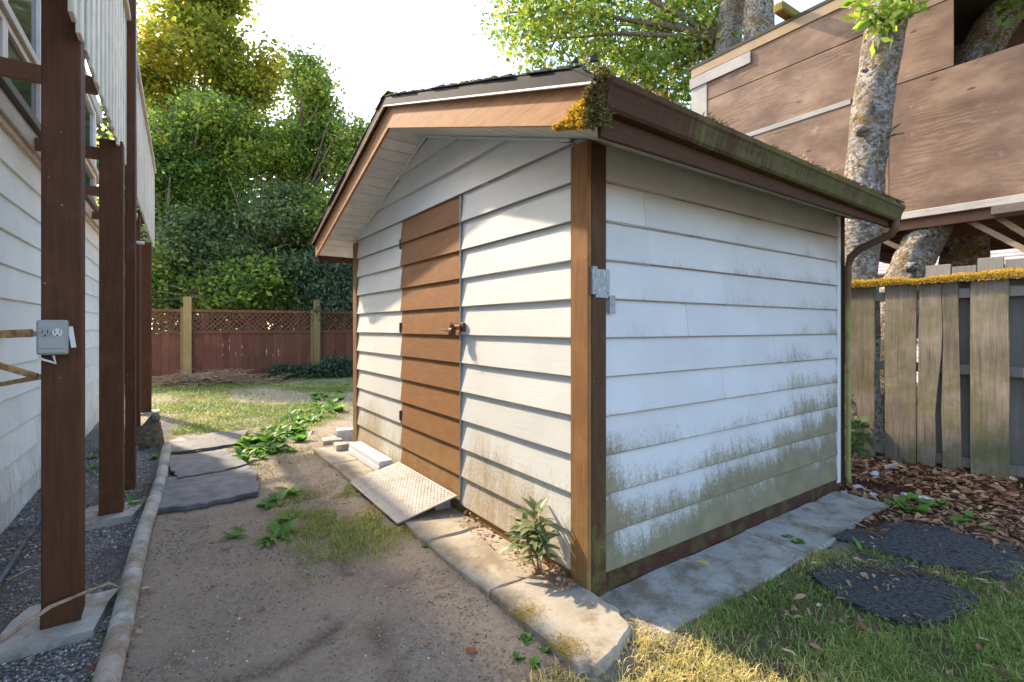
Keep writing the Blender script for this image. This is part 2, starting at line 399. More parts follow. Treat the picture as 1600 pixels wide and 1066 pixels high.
# ------------------------------------------------------------------ helpers: objects
WM = {}
def reg(o, parent=None, loc=(0, 0, 0), rz=0.0):
    COL.objects.link(o)
    m = Matrix.Translation(loc) @ Matrix.Rotation(rz, 4, 'Z')
    o.location = loc; o.rotation_euler = (0, 0, rz)
    WM[o.name] = m
    if parent is not None:
        o.parent = parent; o.matrix_parent_inverse = WM[parent.name].inverted()
    return o
def tag(o, label=None, cat=None, group=None, kind=None):
    for k, v in (('label', label), ('category', cat), ('group', group), ('kind', kind)):
        if v: o[k] = v
    return o
def thing(name, label, cat, loc=(0, 0, 0), group=None):
    o = bpy.data.objects.new(name, None); o.empty_display_size = 0.1
    reg(o, None, loc)
    return tag(o, label, cat, group)
def mesh(name, V, Fc, mat, parent=None, smooth=False, v=None, loc=(0, 0, 0), rz=0.0):
    """V (n,3) array, Fc (m,k) array or list of tuples"""
    me = bpy.data.meshes.new(name)
    V = np.asarray(V, dtype=np.float32)
    if isinstance(Fc, np.ndarray):
        m_, k = Fc.shape
        me.vertices.add(len(V)); me.vertices.foreach_set('co', V.ravel())
        me.loops.add(m_ * k); me.loops.foreach_set('vertex_index', Fc.astype(np.int32).ravel())
        me.polygons.add(m_); me.polygons.foreach_set('loop_start', np.arange(0, m_ * k, k, dtype=np.int32))
        me.update(calc_edges=True)
    else:
        me.from_pydata([tuple(map(float, q)) for q in V], [], [tuple(f) for f in Fc]); me.update()
    if v is not None:
        a = me.attributes.new('v', 'FLOAT', 'POINT'); a.data.foreach_set('value', np.asarray(v, dtype=np.float32))
    if smooth: me.polygons.foreach_set('use_smooth', np.ones(len(me.polygons), dtype=bool))
    me.materials.append(M[mat] if isinstance(mat, str) else mat)
    o = bpy.data.objects.new(name, me)
    return reg(o, parent, loc, rz)

class MB:
    """collects shapes of one part"""
    def __init__(s): s.V = []; s.F = []
    def add(s, V, Fc):
        o = len(s.V); s.V += [tuple(map(float, q)) for q in V]; s.F += [tuple(i + o for i in f) for f in Fc]; return s
    def box(s, x0, x1, y0, y1, z0, z1, c=0.0, rot=None):
        if x0 > x1: x0, x1 = x1, x0
        if y0 > y1: y0, y1 = y1, y0
        if z0 > z1: z0, z1 = z1, z0
        c = min(c, (x1 - x0) * .4, (y1 - y0) * .4, (z1 - z0) * .4)
        if c <= 0:
            V = [(x, y, z) for z in (z0, z1) for y in (y0, y1) for x in (x0, x1)]
            Fc = [(0, 2, 3, 1), (4, 5, 7, 6), (0, 1, 5, 4), (2, 6, 7, 3), (0, 4, 6, 2), (1, 3, 7, 5)]
        else:
            V = []; idx = {}
            for sx in (0, 1):
                for sy in (0, 1):
                    for sz in (0, 1):
                        X = (x0, x1)[sx]; Y = (y0, y1)[sy]; Z = (z0, z1)[sz]
                        dx = c if sx == 0 else -c; dy = c if sy == 0 else -c; dz = c if sz == 0 else -c
                        for a, q in (('x', (X, Y + dy, Z + dz)), ('y', (X + dx, Y, Z + dz)), ('z', (X + dx, Y + dy, Z))):
                            idx[sx, sy, sz, a] = len(V); V.append(q)
            g = lambda *k: idx[k]
            Fc = [(g(0,0,0,'x'), g(0,0,1,'x'), g(0,1,1,'x'), g(0,1,0,'x')), (g(1,0,0,'x'), g(1,1,0,'x'), g(1,1,1,'x'), g(1,0,1,'x')),
                  (g(0,0,0,'y'), g(1,0,0,'y'), g(1,0,1,'y'), g(0,0,1,'y')), (g(0,1,0,'y'), g(0,1,1,'y'), g(1,1,1,'y'), g(1,1,0,'y')),
                  (g(0,0,0,'z'), g(0,1,0,'z'), g(1,1,0,'z'), g(1,0,0,'z')), (g(0,0,1,'z'), g(1,0,1,'z'), g(1,1,1,'z'), g(0,1,1,'z'))]
            for sx in (0, 1):
                for sy in (0, 1): Fc.append((g(sx,sy,0,'x'), g(sx,sy,0,'y'), g(sx,sy,1,'y'), g(sx,sy,1,'x')))
                for sz in (0, 1): Fc.append((g(sx,0,sz,'x'), g(sx,0,sz,'z'), g(sx,1,sz,'z'), g(sx,1,sz,'x')))
            for sy in (0, 1):
                for sz in (0, 1): Fc.append((g(0,sy,sz,'y'), g(0,sy,sz,'z'), g(1,sy,sz,'z'), g(1,sy,sz,'y')))
            for sx in (0, 1):
                for sy in (0, 1):
                    for sz in (0, 1): Fc.append((g(sx,sy,sz,'x'), g(sx,sy,sz,'y'), g(sx,sy,sz,'z')))
        if rot is not None: V = [tuple(rot @ Vector(q)) for q in V]
        return s.add(V, Fc)
    def beam(s, a, b, wd, ht, c=0.004):     # a bar between two points, width sideways, height up
        a = Vector(a); b = Vector(b); d = b - a; L = d.length
        q = d.to_track_quat('X', 'Z').to_matrix().to_4x4()
        return s.box(0, L, -wd / 2, wd / 2, -ht / 2, ht / 2, c, Matrix.Translation(a) @ q)
    def tube(s, pts, radii, n=8, cap=True, jit=0.0):
        pts = [Vector(p) for p in pts]; m_ = len(pts)
        if not hasattr(radii, '__len__'): radii = [radii] * m_
        V = []; up = None
        for i, p in enumerate(pts):
            t = (pts[min(i + 1, m_ - 1)] - pts[max(i - 1, 0)]).normalized()
            if up is None: up = t.orthogonal().normalized()
            up = (up - t * up.dot(t)).normalized(); sd_ = t.cross(up)
            for k in range(n):
                a = 2 * math.pi * k / n; r = radii[i] * (1 + (random.uniform(-jit, jit) if jit else 0))
                V.append(tuple(p + (up * math.cos(a) + sd_ * math.sin(a)) * r))
        Fc = [(i * n + k, i * n + (k + 1) % n, (i + 1) * n + (k + 1) % n, (i + 1) * n + k) for i in range(m_ - 1) for k in range(n)]
        if cap: Fc += [tuple(range(n))[::-1], tuple((m_ - 1) * n + k for k in range(n))]
        return s.add(V, Fc)
    def prism(s, poly, z0, z1):
        n = len(poly); area = sum(poly[i][0] * poly[(i + 1) % n][1] - poly[(i + 1) % n][0] * poly[i][1] for i in range(n))
        if area < 0: poly = poly[::-1]
        f = z1 if callable(z1) else (lambda x, y: z1)
        V = [(x, y, z0) for x, y in poly] + [(x, y, f(x, y)) for x, y in poly]
        return s.add(V, [tuple(range(n))[::-1], tuple(range(n, 2 * n))] + [(i, (i + 1) % n, n + (i + 1) % n, n + i) for i in range(n)])
    def build(s, name, mat, parent=None, smooth=False, **k):
        return mesh(name, np.array(s.V), s.F, mat, parent, smooth, **k)
def box(name, mat, parent, *a, **k): return MB().box(*a, **k).build(name, mat, parent)

def rock(name, mat, parent, c, r, seed=0, flat=0.6):
    R = random.Random(seed)
    n, m_ = 9, 6; V = [(c[0], c[1], c[2] - r * flat)]
    off = [R.uniform(0.8, 1.2) for _ in range(n * m_)]
    for j in range(1, m_):
        ph = -math.pi / 2 + math.pi * j / m_
        for i in range(n):
            a = 2 * math.pi * i / n; q = r * off[j * n + i]
            V.append((c[0] + q * math.cos(ph) * math.cos(a), c[1] + q * 0.8 * math.cos(ph) * math.sin(a), c[2] + q * flat * math.sin(ph)))
    V.append((c[0], c[1], c[2] + r * flat))
    Fc = [(0, 1 + (i + 1) % n, 1 + i) for i in range(n)]
    for j in range(m_ - 2):
        Fc += [(1 + j * n + i, 1 + j * n + (i + 1) % n, 1 + (j + 1) * n + (i + 1) % n, 1 + (j + 1) * n + i) for i in range(n)]
    b_ = 1 + (m_ - 2) * n; t = len(V) - 1
    Fc += [(b_ + i, b_ + (i + 1) % n, t) for i in range(n)]
    return mesh(name, V, Fc, mat, parent, True)

def rand_unit(n):
    v = rng.normal(size=(n, 3)); return v / np.linalg.norm(v, axis=1, keepdims=True)
def cards(C, L, Wd, v, up_bias=0.0, droop=0.0):
    """diamond leaves, slightly folded along the middle"""
    n = len(C); t = rand_unit(n); t[:, 2] = t[:, 2] * 0.7 - droop; t /= np.linalg.norm(t, axis=1, keepdims=True)
    q = rand_unit(n); q[:, 2] += up_bias
    s = np.cross(t, q); s /= np.linalg.norm(s, axis=1, keepdims=True) + 1e-9
    nn = np.cross(s, t)
    L = np.asarray(L).reshape(-1, 1); Wd = np.asarray(Wd).reshape(-1, 1)
    V = np.stack([C, C + t * L * 0.45 + s * Wd + nn * Wd * 0.35, C + t * L, C + t * L * 0.45 - s * Wd + nn * Wd * 0.35], 1).reshape(-1, 3)
    Fc = np.arange(4 * n).reshape(n, 4)
    return V, Fc, np.repeat(v, 4)
def blades(C, hgt, wd, lean, v):
    """bent grass blades of two segments"""
    n = len(C); a = rng.random(n) * 2 * np.pi
    d = np.stack([np.cos(a), np.sin(a), np.zeros(n)], 1); s = np.stack([-np.sin(a), np.cos(a), np.zeros(n)], 1)
    h = hgt.reshape(-1, 1); l = lean.reshape(-1, 1); w_ = wd.reshape(-1, 1); z = np.array([[0, 0, 1.0]])
    p1 = C + z * h * 0.55 + d * h * l * 0.35; p2 = C + z * h * np.clip(1 - l * 0.45, 0.1, 1) + d * h * l
    V = np.stack([C - s * w_, C + s * w_, p1 + s * w_ * .8, p1 - s * w_ * .8, p2 + s * w_ * .15, p2 - s * w_ * .15], 1).reshape(-1, 3)
    b_ = np.arange(n).reshape(-1, 1) * 6
    Fc = np.concatenate([b_ + np.array([[0, 1, 2, 3]]), b_ + np.array([[3, 2, 4, 5]])], 0)
    return V, Fc, np.repeat(v, 6)
def inpoly(x, y, poly):
    r = np.zeros(len(x), bool); n = len(poly)
    for i in range(n):
        x0, y0 = poly[i]; x1, y1 = poly[(i + 1) % n]
        c = ((y0 > y) != (y1 > y)) & (x < (x1 - x0) * (y - y0) / (y1 - y0 + 1e-12) + x0); r ^= c
    return r

# ------------------------------------------------------------------ the ground
LAWN_R = [(-.42, -.62), (-.20, -.40), (.4, -.47), (1.0, -.50), (1.5, -.47), (1.75, -.62), (2.1, -1.0), (3.2, -1.4), (4.1, -1.6), (4.1, -4), (-.9, -4), (-.75, -1.2)]
MULCH = [(2.9, -.1), (2.75, -.4), (2.3, -.55), (2.0, -.75), (2.3, -1.05), (3.2, -1.35), (4.4, -1.6), (4.4, 2.0), (3.1, 2.0)]
def pipe_x(y): return -2.0 + 0.05 * np.asarray(y)
def zones(x, y):
    n = fbm(x * 1.7 + 9, y * 1.7, 4) - 0.47; n2 = fbm(x * 5 + 3, y * 5 + 1, 3) - 0.44
    lawn_r = np.clip(sstep(-.10, .10, -(y + .43) - .10 * (x > 1.6) * (x - 1.6) * 3 + n * .35) * sstep(-.72, -.50, x + n * .25) * (x < 4.2), 0, 1)
    mulch = sstep(1.95, 2.35, x + n * .6 + .25 * (y + .4)) * sstep(-1.75, -1.2, y + n * .5 + .12 * x - .5) * (y < 3) * (x < 4.6)
    mulch = np.maximum(mulch, sstep(4.0, 4.3, x))
    gravel = sstep(.05, -.05, x - pipe_x(y)) * (x > -2.9) * (y < 7.5)
    far = sstep(5.6, 6.6, y + n * 1.2) * sstep(12.9, 12.2, y)
    bare = sstep(-.07, .06, fbm(x * .9 + 31, y * .9 + 8, 3) - .44 + .25 * np.exp(-((x + .1) ** 2 / .5 + (y - 9.6) ** 2 / 1.2)))
    patch = np.exp(-(((x + .72) / .38) ** 4 + ((y - 1.95) / .75) ** 4)) * sstep(-.12, .1, n2 + n * .6 + .05)
    weeds = np.exp(-(((x + .55) / .75) ** 4 + ((y - 5.2) / 1.7) ** 4))
    left = np.clip(far * (1 - .8 * bare) + patch + weeds * .45 * sstep(-.1, .12, n), 0, 1) * (x < 4)
    lawn_r = np.maximum(lawn_r, .9 * np.exp(-(((x + .52) / .14) ** 4 + ((y + .55) / .30) ** 4)) * sstep(-.15, .1, n2 + n + .06))
    return lawn_r * (1 - mulch), mulch, gravel, left * (1 - gravel)
def gz(x, y):
    x = np.asarray(x, float); y = np.asarray(y, float)
    z = (fbm(x * .7, y * .7, 3) - .44) * .05 + (fbm(x * 4, y * 4, 3) - .44) * .022
    z = z + (fbm(x * 15, y * 15, 2) - .37) * .013
    lr, mu, gr, lf = zones(x, y)
    z = z + mu * .035 + .05 * sstep(3.2, 4.1, x) * (y < 2) - .012 * gr
    z = z + 0.05 * np.exp(-((np.abs(y - 12.4) / .9) ** 2)) * (x < 3)
    rut = np.exp(-((x + 1.02 - .12 * np.sin(y * 1.3)) / .035) ** 2) * (y < 1.6)
    rut = np.maximum(rut, np.exp(-((y - .62 - .30 * (x + 1.0) - .08 * np.sin(x * 6)) / .03) ** 2) * (x > -1.8) * (x < -.55))
    z = z - .020 * rut * (.5 + fbm(x * 6, y * 6, 2))
    z = z + .042 * np.exp(-((x + .46) / .11) ** 2) * sstep(-.9, -.3, y) * sstep(4.4, 3.4, y) + .02 * np.exp(-((y + .44) / .10) ** 2) * (x > -.3) * (x < 2.9)
    inside = (x > -.40) & (x < 3.4) & (y > -.40) & (y < 4.0)
    z = np.where(inside, np.minimum(z, 0.0) - 0.02, z)
    return np.where((x > -.46) & (x < .10) & (y > -.52) & (y < -.16), .034 + (fbm(x * 14, y * 14, 2) - .37) * .02 - .05 * sstep(-.42, -.52, y), z)
def axis_pts(a, b, step, lo, hi):
    c = list(np.arange(a, b, step)); s = step; q = c[-1]
    while q < hi: s *= 1.22; q += s; c.append(q)
    s = step; q = c[0]
    while q > lo: s *= 1.22; q -= s; c.insert(0, q)
    return np.array(c)
gx = axis_pts(-2.9, 4.4, 0.028, -260, 260); gy = axis_pts(-2.2, 6.0, 0.028, -260, 260)
GX, GY = np.meshgrid(gx, gy, indexing='ij')
GZ = gz(GX, GY)
GZ = np.where((np.abs(GX) > 30) | (np.abs(GY) > 40), 0.0, GZ)
nx, ny = len(gx), len(gy)
ii, jj = np.meshgrid(np.arange(nx - 1), np.arange(ny - 1), indexing='ij')
a_ = (ii * ny + jj).ravel()
gF = np.stack([a_, a_ + ny, a_ + ny + 1, a_ + 1], 1)
gV = np.stack([GX.ravel(), GY.ravel(), GZ.ravel()], 1)

def mk_ground():
    b = NB('ground'); p = b.pos()
    n = b.noise(p, 2.3, 6, 0.6); f = b.noise(p, 26, 6, 0.7); ff = b.noise(p, 130, 4, 0.7)
    g2 = b.noise(p, 62, 5, 0.8)
    dirt = b.ramp(b.mix(0.5, b.mix(0.5, n, f), g2), [(0.37, (0.25, 0.197, 0.145)), (0.5, (0.43, 0.347, 0.262)), (0.63, (0.53, 0.43, 0.33))])
    dirt = b.mix(b.mr(b.vor(p, 46)[0], 0.17, 0.08, 0, 0.75), dirt, (0.42, 0.36, 0.29))
    dirt = b.mix(b.mr(b.noise(b.mapv(p, (1, 1, 1), (4, 2, 0)), 5, 5, 0.7), 0.58, 0.7, 0, 0.7), dirt, (0.105, 0.075, 0.055))
    dirt = b.mix(b.math('MULTIPLY', b.attr('rut'), b.mr(g2, .4, .6, .05, .8)), dirt, (0.085, 0.062, 0.042))
    grav = b.ramp(b.vor(p, 75)[0], [(0.1, (0.42, 0.39, 0.345)), (0.55, (0.16, 0.145, 0.125))])
    grav = b.mix(b.mr(n, 0.5, 0.68, 0, 0.8), grav, (0.10, 0.07, 0.05))
    turf = b.ramp(f, [(0.3, (0.13, 0.11, 0.055)), (0.7, (0.22, 0.195, 0.095))])
    mul = b.ramp(f, [(0.3, (0.045, 0.025, 0.016)), (0.55, (0.11, 0.055, 0.034)), (0.75, (0.19, 0.105, 0.06))])
    c = b.mix(b.attr('grass'), dirt, turf)
    c = b.mix(b.attr('gravel'), c, grav)
    c = b.mix(b.attr('mulch'), c, mul)
    h = b.math('ADD', b.math('MULTIPLY', f, 1.2), b.math('ADD', g2, ff))
    return b.done(c, 0.95, b.bump(h, 1.0, 0.022), spec=0.12)
M['ground'] = mk_ground()
ground = mesh('ground', gV, gF, 'ground', None, True)
tag(ground, kind='structure')
_x, _y = gV[:, 0], gV[:, 1]
_rut = np.maximum(np.exp(-((_x + 1.02 - .12 * np.sin(_y * 1.3)) / .06) ** 2) * (_y < 1.6), np.exp(-((_y - .62 - .30 * (_x + 1.0) - .08 * np.sin(_x * 6)) / .05) ** 2) * (_x > -1.8) * (_x < -.55)) * sstep(.30, .55, fbm(_x * 5, _y * 5, 3))
zr, zm, zg, zl = zones(gV[:, 0], gV[:, 1])
for nm, ar in (('grass', np.maximum(zr, zl)), ('gravel', zg), ('mulch', zm), ('rut', _rut)):
    at = ground.data.attributes.new(nm, 'FLOAT', 'POINT'); at.data.foreach_set('value', ar.astype(np.float32))

# ------------------------------------------------------------------ the shed
W_, L_ = 3.86, 3.07                      # front width (along Y), side length (along X)
MID = W_ / 2
EV, RK, SL = 0.386, 0.32, 0.328          # eave and rake overhang, roof slope
ZE = 2.262                               # fascia bottom at the eaves
CR, Z0 = 0.2075, 0.128                   # siding course and its start
def zsof(y): return ZE + 0.012 + SL * (min(y, W_ - y) + EV)
shed = thing('garden_shed', 'white clapboard garden shed with brown door, brown trim and mossy gutter', 'shed', (MID * 0 + 1.5, 1.93, 0.1))

def clap(f, a0, a1, z0, z1, name, mat, parent, a0t=None, a1t=None, ob=0.003, ot=0.026, lapx=0.012, wav=0.0012):
    """one lapped board; f(out, along, z) gives the place, out grows into the wall"""
    a0t = a0 if a0t is None else a0t; a1t = a1 if a1t is None else a1t
    n = max(2, int((a1 - a0) / 0.45) + 1); V = []
    dz = random.uniform(-.002, .002)
    for i in range(n + 1):
        t = i / n; j = random.uniform(-wav, wav); jz = random.uniform(-wav, wav) + dz
        ab = a0 + (a1 - a0) * t; at_ = a0t + (a1t - a0t) * t
        V += [f(ob + .003 + j, ab, z0 + jz), f(ob + j, ab, z0 + .004 + jz), f(ot + j, at_, z1 + lapx), f(ot + .008, at_, z1 + lapx), f(ob + .022, ab, z0 + jz)]
    Fc = []
    for i in range(n):
        for k in range(5):
            q = (i * 5 + k, i * 5 + (k + 1) % 5, (i + 1) * 5 + (k + 1) % 5, (i + 1) * 5 + k)
            Fc.append(q)
    Fc += [tuple(range(5)), tuple(n * 5 + k for k in range(5))[::-1]]
    return mesh(name, V, Fc, mat, parent)

fF = lambda o, a, z: (o, a, z)           # front wall, faces -X
fS = lambda o, a, z: (a, o, z)           # side wall, faces -Y
DY0, DY1, DTOP = 1.335, 2.47, Z0 + CR * 11
# wall backings
front = MB()
front.add([(.036, .04, .06), (.036, W_ - .04, .06), (.036, W_ - .04, zsof(.04)), (.036, MID, zsof(MID)), (.036, .04, zsof(.04)),
           (.10, .04, .06), (.10, W_ - .04, .06), (.10, W_ - .04, zsof(.04)), (.10, MID, zsof(MID)), (.10, .04, zsof(.04))],
          [(0, 4, 3, 2, 1), (5, 6, 7, 8, 9), (0, 1, 6, 5), (1, 2, 7, 6), (2, 3, 8, 7), (3, 4, 9, 8), (4, 0, 5, 9)])
front = front.build('front_wall', 'white_front', shed)
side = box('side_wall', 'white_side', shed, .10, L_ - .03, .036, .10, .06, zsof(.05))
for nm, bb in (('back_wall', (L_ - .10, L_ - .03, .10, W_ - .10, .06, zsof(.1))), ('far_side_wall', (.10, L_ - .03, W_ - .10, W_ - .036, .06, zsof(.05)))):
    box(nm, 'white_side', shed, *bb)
yback = MB(); xb = L_ - .10
yback.add([(xb, .1, 2.3), (xb, W_ - .1, 2.3), (xb, MID, zsof(MID)), (xb + .07, .1, 2.3), (xb + .07, W_ - .1, 2.3), (xb + .07, MID, zsof(MID))],
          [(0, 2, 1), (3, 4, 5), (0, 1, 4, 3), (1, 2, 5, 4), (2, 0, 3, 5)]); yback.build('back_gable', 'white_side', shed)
# front boards
door = box('door', 'brown_door', shed, .024, .035, DY0 + .008, DY1 - .008, Z0 + .01, DTOP)
for k in range(16):
    z0 = Z0 + CR * k; z1 = z0 + CR
    lim = lambda z: max(.132, (z - zsof(0)) / SL + .01)
    if k < 11:
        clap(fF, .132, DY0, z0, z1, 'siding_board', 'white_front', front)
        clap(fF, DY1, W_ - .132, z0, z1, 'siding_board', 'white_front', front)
        clap(fF, DY0 + .010, DY1 - .010, z0 + (.012 if k == 0 else 0), z1 - (.004 if k == 10 else 0), 'door_board', 'brown_door', door, ob=.002, ot=.021, lapx=(.012 if k < 10 else -.0), wav=.0008)
    else:
        l0, l1 = lim(z0), lim(min(z1 + .012, 9))
        if MID - l0 < .05: break
        l1 = min(l1, MID - .01)
        zt = z1 if l1 < MID - .011 else zsof(MID) - .03
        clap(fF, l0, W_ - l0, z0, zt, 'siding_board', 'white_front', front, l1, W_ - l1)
# door edge strips, hinges, hasp
box('door_stop', 'steel', shed, .000, .03, DY0 - .006, DY0 + .008, Z0, DTOP - .01)
for hz in (.62, 1.43, 2.2):
    MB().box(-.004, .012, DY1 - .014, DY1 + .012, hz - .045, hz + .045, .003).build('hinge', 'rust', door)
hs = MB().box(-.016, .006, DY0 - .075, DY0 - .022, 1.40, 1.465, .003).build('hasp_plate', 'rust', shed)
MB().box(-.034, -.014, DY0 - .05, DY0 + .07, 1.415, 1.447, .004).tube([(-.022, DY0 + .02, 1.42), (-.055, DY0 + .022, 1.425), (-.06, DY0 + .03, 1.44), (-.022, DY0 + .035, 1.445)], .006, 6).build('hasp_arm', 'rust', hs)
lk = MB().box(-.072, -.03, DY0 + .005, DY0 + .06, 1.375, 1.425, .008).tube([(-.05, DY0 + .012, 1.42), (-.05, DY0 + .012, 1.448), (-.05, DY0 + .032, 1.462), (-.05, DY0 + .052, 1.448), (-.05, DY0 + .052, 1.42)], .005, 6).build('padlock', 'rust', hs)
MB().tube([(-.055, DY0 + .03, 1.40), (-.09, DY0 + .055, 1.41), (-.105, DY0 + .10, 1.418)], [.008, .006, .004], 6).build('key', 'steel', lk)
MB().beam((-.012, DY0 - .012, 1.395), (-.012, DY0 - .055, 1.29), .012, .010, .002).build('hook_pin', 'steel', hs)
# side boards, two lengths each with staggered joints
for k in range(11):
    z0 = Z0 + CR * k; z1 = min(z0 + CR, zsof(0) - .012)
    if k == 10: z1 = zsof(0) - .02
    j = [1.95, .46, 2.35, .75, 1.25, 1.9, .85, 1.25, .5, .45, 2.6][k] + random.uniform(-.01, .01)
    jj_ = sorted([.132, j, L_ - .115])
    for q in range(2):
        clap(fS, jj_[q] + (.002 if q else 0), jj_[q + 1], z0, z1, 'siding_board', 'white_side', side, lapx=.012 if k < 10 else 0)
# trims, sill
def corner(nm, x0, x1, y0, y1, zt):
    return box(nm, 'brown', shed, x0, x1, y0, y1, .085, zt, c=.004)
cp = MB().box(.0, .028, -.0, .132, .072, zsof(.07) - .03, .003).build('corner_post', 'brown', shed)
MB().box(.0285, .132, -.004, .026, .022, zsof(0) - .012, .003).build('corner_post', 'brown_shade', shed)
MB().box(.0, .03, W_ - .132, W_, .09, zsof(.07) - .03, .003).build('corner_post', 'brown', shed)
MB().box(L_ - .115, L_ - .055, .002, .03, .09, zsof(0) - .012, .003).build('corner_trim', 'white_wood', shed)
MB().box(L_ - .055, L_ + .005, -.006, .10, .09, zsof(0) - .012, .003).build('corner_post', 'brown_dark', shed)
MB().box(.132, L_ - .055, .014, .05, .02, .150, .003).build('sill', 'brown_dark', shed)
MB().box(.02, .05, .132, W_ - .132, .02, .150, .003).build('sill', 'brown', shed)
# post bracket
br = MB().box(.012, .048, -.024, -.002, 1.60, 1.745, .002).box(.048, .128, -.010, -.003, 1.585, 1.735, .0015)
br = br.build('latch_bracket', 'steel', shed)
MB().box(.128, .150, -.012, .012, 1.605, 1.735, .002).build('bracket_lip', 'steel', br)
MB().box(.150, .195, -.010, -.004, 1.505, 1.60, .001).build('latch_tongue', 'steel', br)
for (a, b_) in ((.07, 1.70), (.105, 1.71), (.07, 1.625), (.105, 1.635)):
    MB().tube([(a, -.010, b_), (a, -.015, b_)], [.006, .004], 6).build('screw', 'plastic_light', br)
# soffit boards (front rake) and eave soffits
RX0, RX1 = -RK, L_ + .03
for sgn in (0, 1):
    yy = lambda q: q if sgn == 0 else W_ - q
    n = 17
    for i in range(n):
        q0 = -EV + .02 + (MID + EV - .02) * i / n + .009; q1 = -EV + .02 + (MID + EV - .02) * (i + 1) / n
        z = lambda q: ZE + .012 + SL * (q + EV) + random.uniform(-.0015, .0015)
        x0, x1 = RX0 + .022, .030
        V = [(x0, yy(q0), z(q0)), (x1, yy(q0), z(q0)), (x1, yy(q1), z(q1)), (x0, yy(q1), z(q1))]
        V += [(a, b_, c + .012) for a, b_, c in V]
        mesh('soffit_board', V, [(0, 1, 2, 3), (7, 6, 5, 4), (0, 4, 5, 1), (1, 5, 6, 2), (2, 6, 7, 3), (3, 7, 4, 0)], 'soffit', shed)
    # eave soffit along the side
    q0, q1 = -EV + .02, .05; x0, x1 = .032, RX1 - .02
    z = lambda q: ZE + .012 + SL * (q + EV)
    V = [(x0, yy(q0), z(q0)), (x1, yy(q0), z(q0)), (x1, yy(q1), z(q1)), (x0, yy(q1), z(q1))]; V += [(a, b_, c + .012) for a, b_, c in V]
    mesh('eave_soffit', V, [(0, 1, 2, 3), (7, 6, 5, 4), (0, 4, 5, 1), (1, 5, 6, 2), (2, 6, 7, 3), (3, 7, 4, 0)], 'soffit', shed)
    # moulding strip where soffit meets the front wall
    a = Vector((.004, yy(.14), zsof(.14) - .012)); b_ = Vector((.004, yy(MID - .004), zsof(MID) - .012))
    MB().beam(a, b_, .018, .018, .003).build('soffit_moulding', 'soffit', shed)
    # rake fascia (front and back)
    for fx in (RX0, RX1 - .022):
        FH = .168
        V = [(fx, yy(-EV), ZE), (fx, yy(MID), ZE + SL * (MID + EV)), (fx, yy(MID), ZE + SL * (MID + EV) + FH), (fx, yy(-EV), ZE + FH)]
        V += [(x + .022, y, z) for x, y, z in V]
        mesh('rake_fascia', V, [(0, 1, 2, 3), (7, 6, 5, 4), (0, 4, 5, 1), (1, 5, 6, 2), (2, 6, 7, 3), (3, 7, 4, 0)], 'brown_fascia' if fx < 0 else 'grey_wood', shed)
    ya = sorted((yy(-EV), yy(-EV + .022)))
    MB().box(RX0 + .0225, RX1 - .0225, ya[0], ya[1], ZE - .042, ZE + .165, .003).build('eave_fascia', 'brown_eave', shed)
    # roof: deck sheet plus stepped shingle courses
    ZR = ZE + .170
    zr_ = lambda q: ZR + SL * (q + EV) - .055 * min(1, max(0, (.06 - (q + EV)) / .07))
    e0 = -EV - .015
    V = []
    for x in (RX0 - .035, RX1 + .02):
        V += [(x, yy(e0), zr_(e0) + .03), (x, yy(-EV + .06), zr_(-EV + .06)), (x, yy(MID), zr_(MID)), (x, yy(MID), zr_(MID) + .062), (x, yy(-EV + .06), zr_(-EV + .06) + .062), (x, yy(e0), zr_(e0) + .062)]
    rf = mesh('roof', V, [(0, 1, 2, 3, 4, 5), (11, 10, 9, 8, 7, 6)] + [(i, i + 6, (i + 1) % 6 + 6, (i + 1) % 6) for i in range(6)], 'black_metal', shed)
    nc = 16
    for i in range(nc):
        q0 = e0 - .012 + (MID - e0) * i / nc; q1 = q0 + (MID - e0) / nc + .02
        x0 = RX0 - .045 + random.uniform(-.008, .008); x1 = RX1 + .03; V = []
        nseg = 22
        for s_ in range(nseg + 1):
            x = x0 + (x1 - x0) * s_ / nseg; j = random.uniform(-.005, .005); jz = random.uniform(-.002, .004)
            V += [(x, yy(q0 + j), zr_(q0) + .066 + jz), (x, yy(q0 + j), zr_(q0) + .080 + jz), (x, yy(q1), zr_(q1) + .068)]
        Fc = []
        for s_ in range(nseg):
            for k in range(3): Fc.append((s_ * 3 + k, s_ * 3 + (k + 1) % 3, (s_ + 1) * 3 + (k + 1) % 3, (s_ + 1) * 3 + k))
        Fc += [(0, 1, 2), (nseg * 3 + 2, nseg * 3 + 1, nseg * 3)]
        mesh('shingle_course', V, Fc, 'shingle', rf)
# pale drip edge under the black flashing on the front rakes
for sgn in (0, 1):
    yy = lambda q: q if sgn == 0 else W_ - q
    z = lambda q: ZE + .170 + SL * (q + EV)
    MB().beam((RX0 - .030, yy(-EV - .02), z(-EV - .02) - .006), (RX0 - .030, yy(MID), z(MID) - .006), .014, .010, .001).build('drip_edge', 'soffit' if sgn == 0 else 'brown_fascia', shed)
MB().beam((RX0 - .04, MID, zr_(MID) + .078), (RX1 + .02, MID, zr_(MID) + .078), .16, .02, .004).build('ridge_cap', 'shingle', shed)
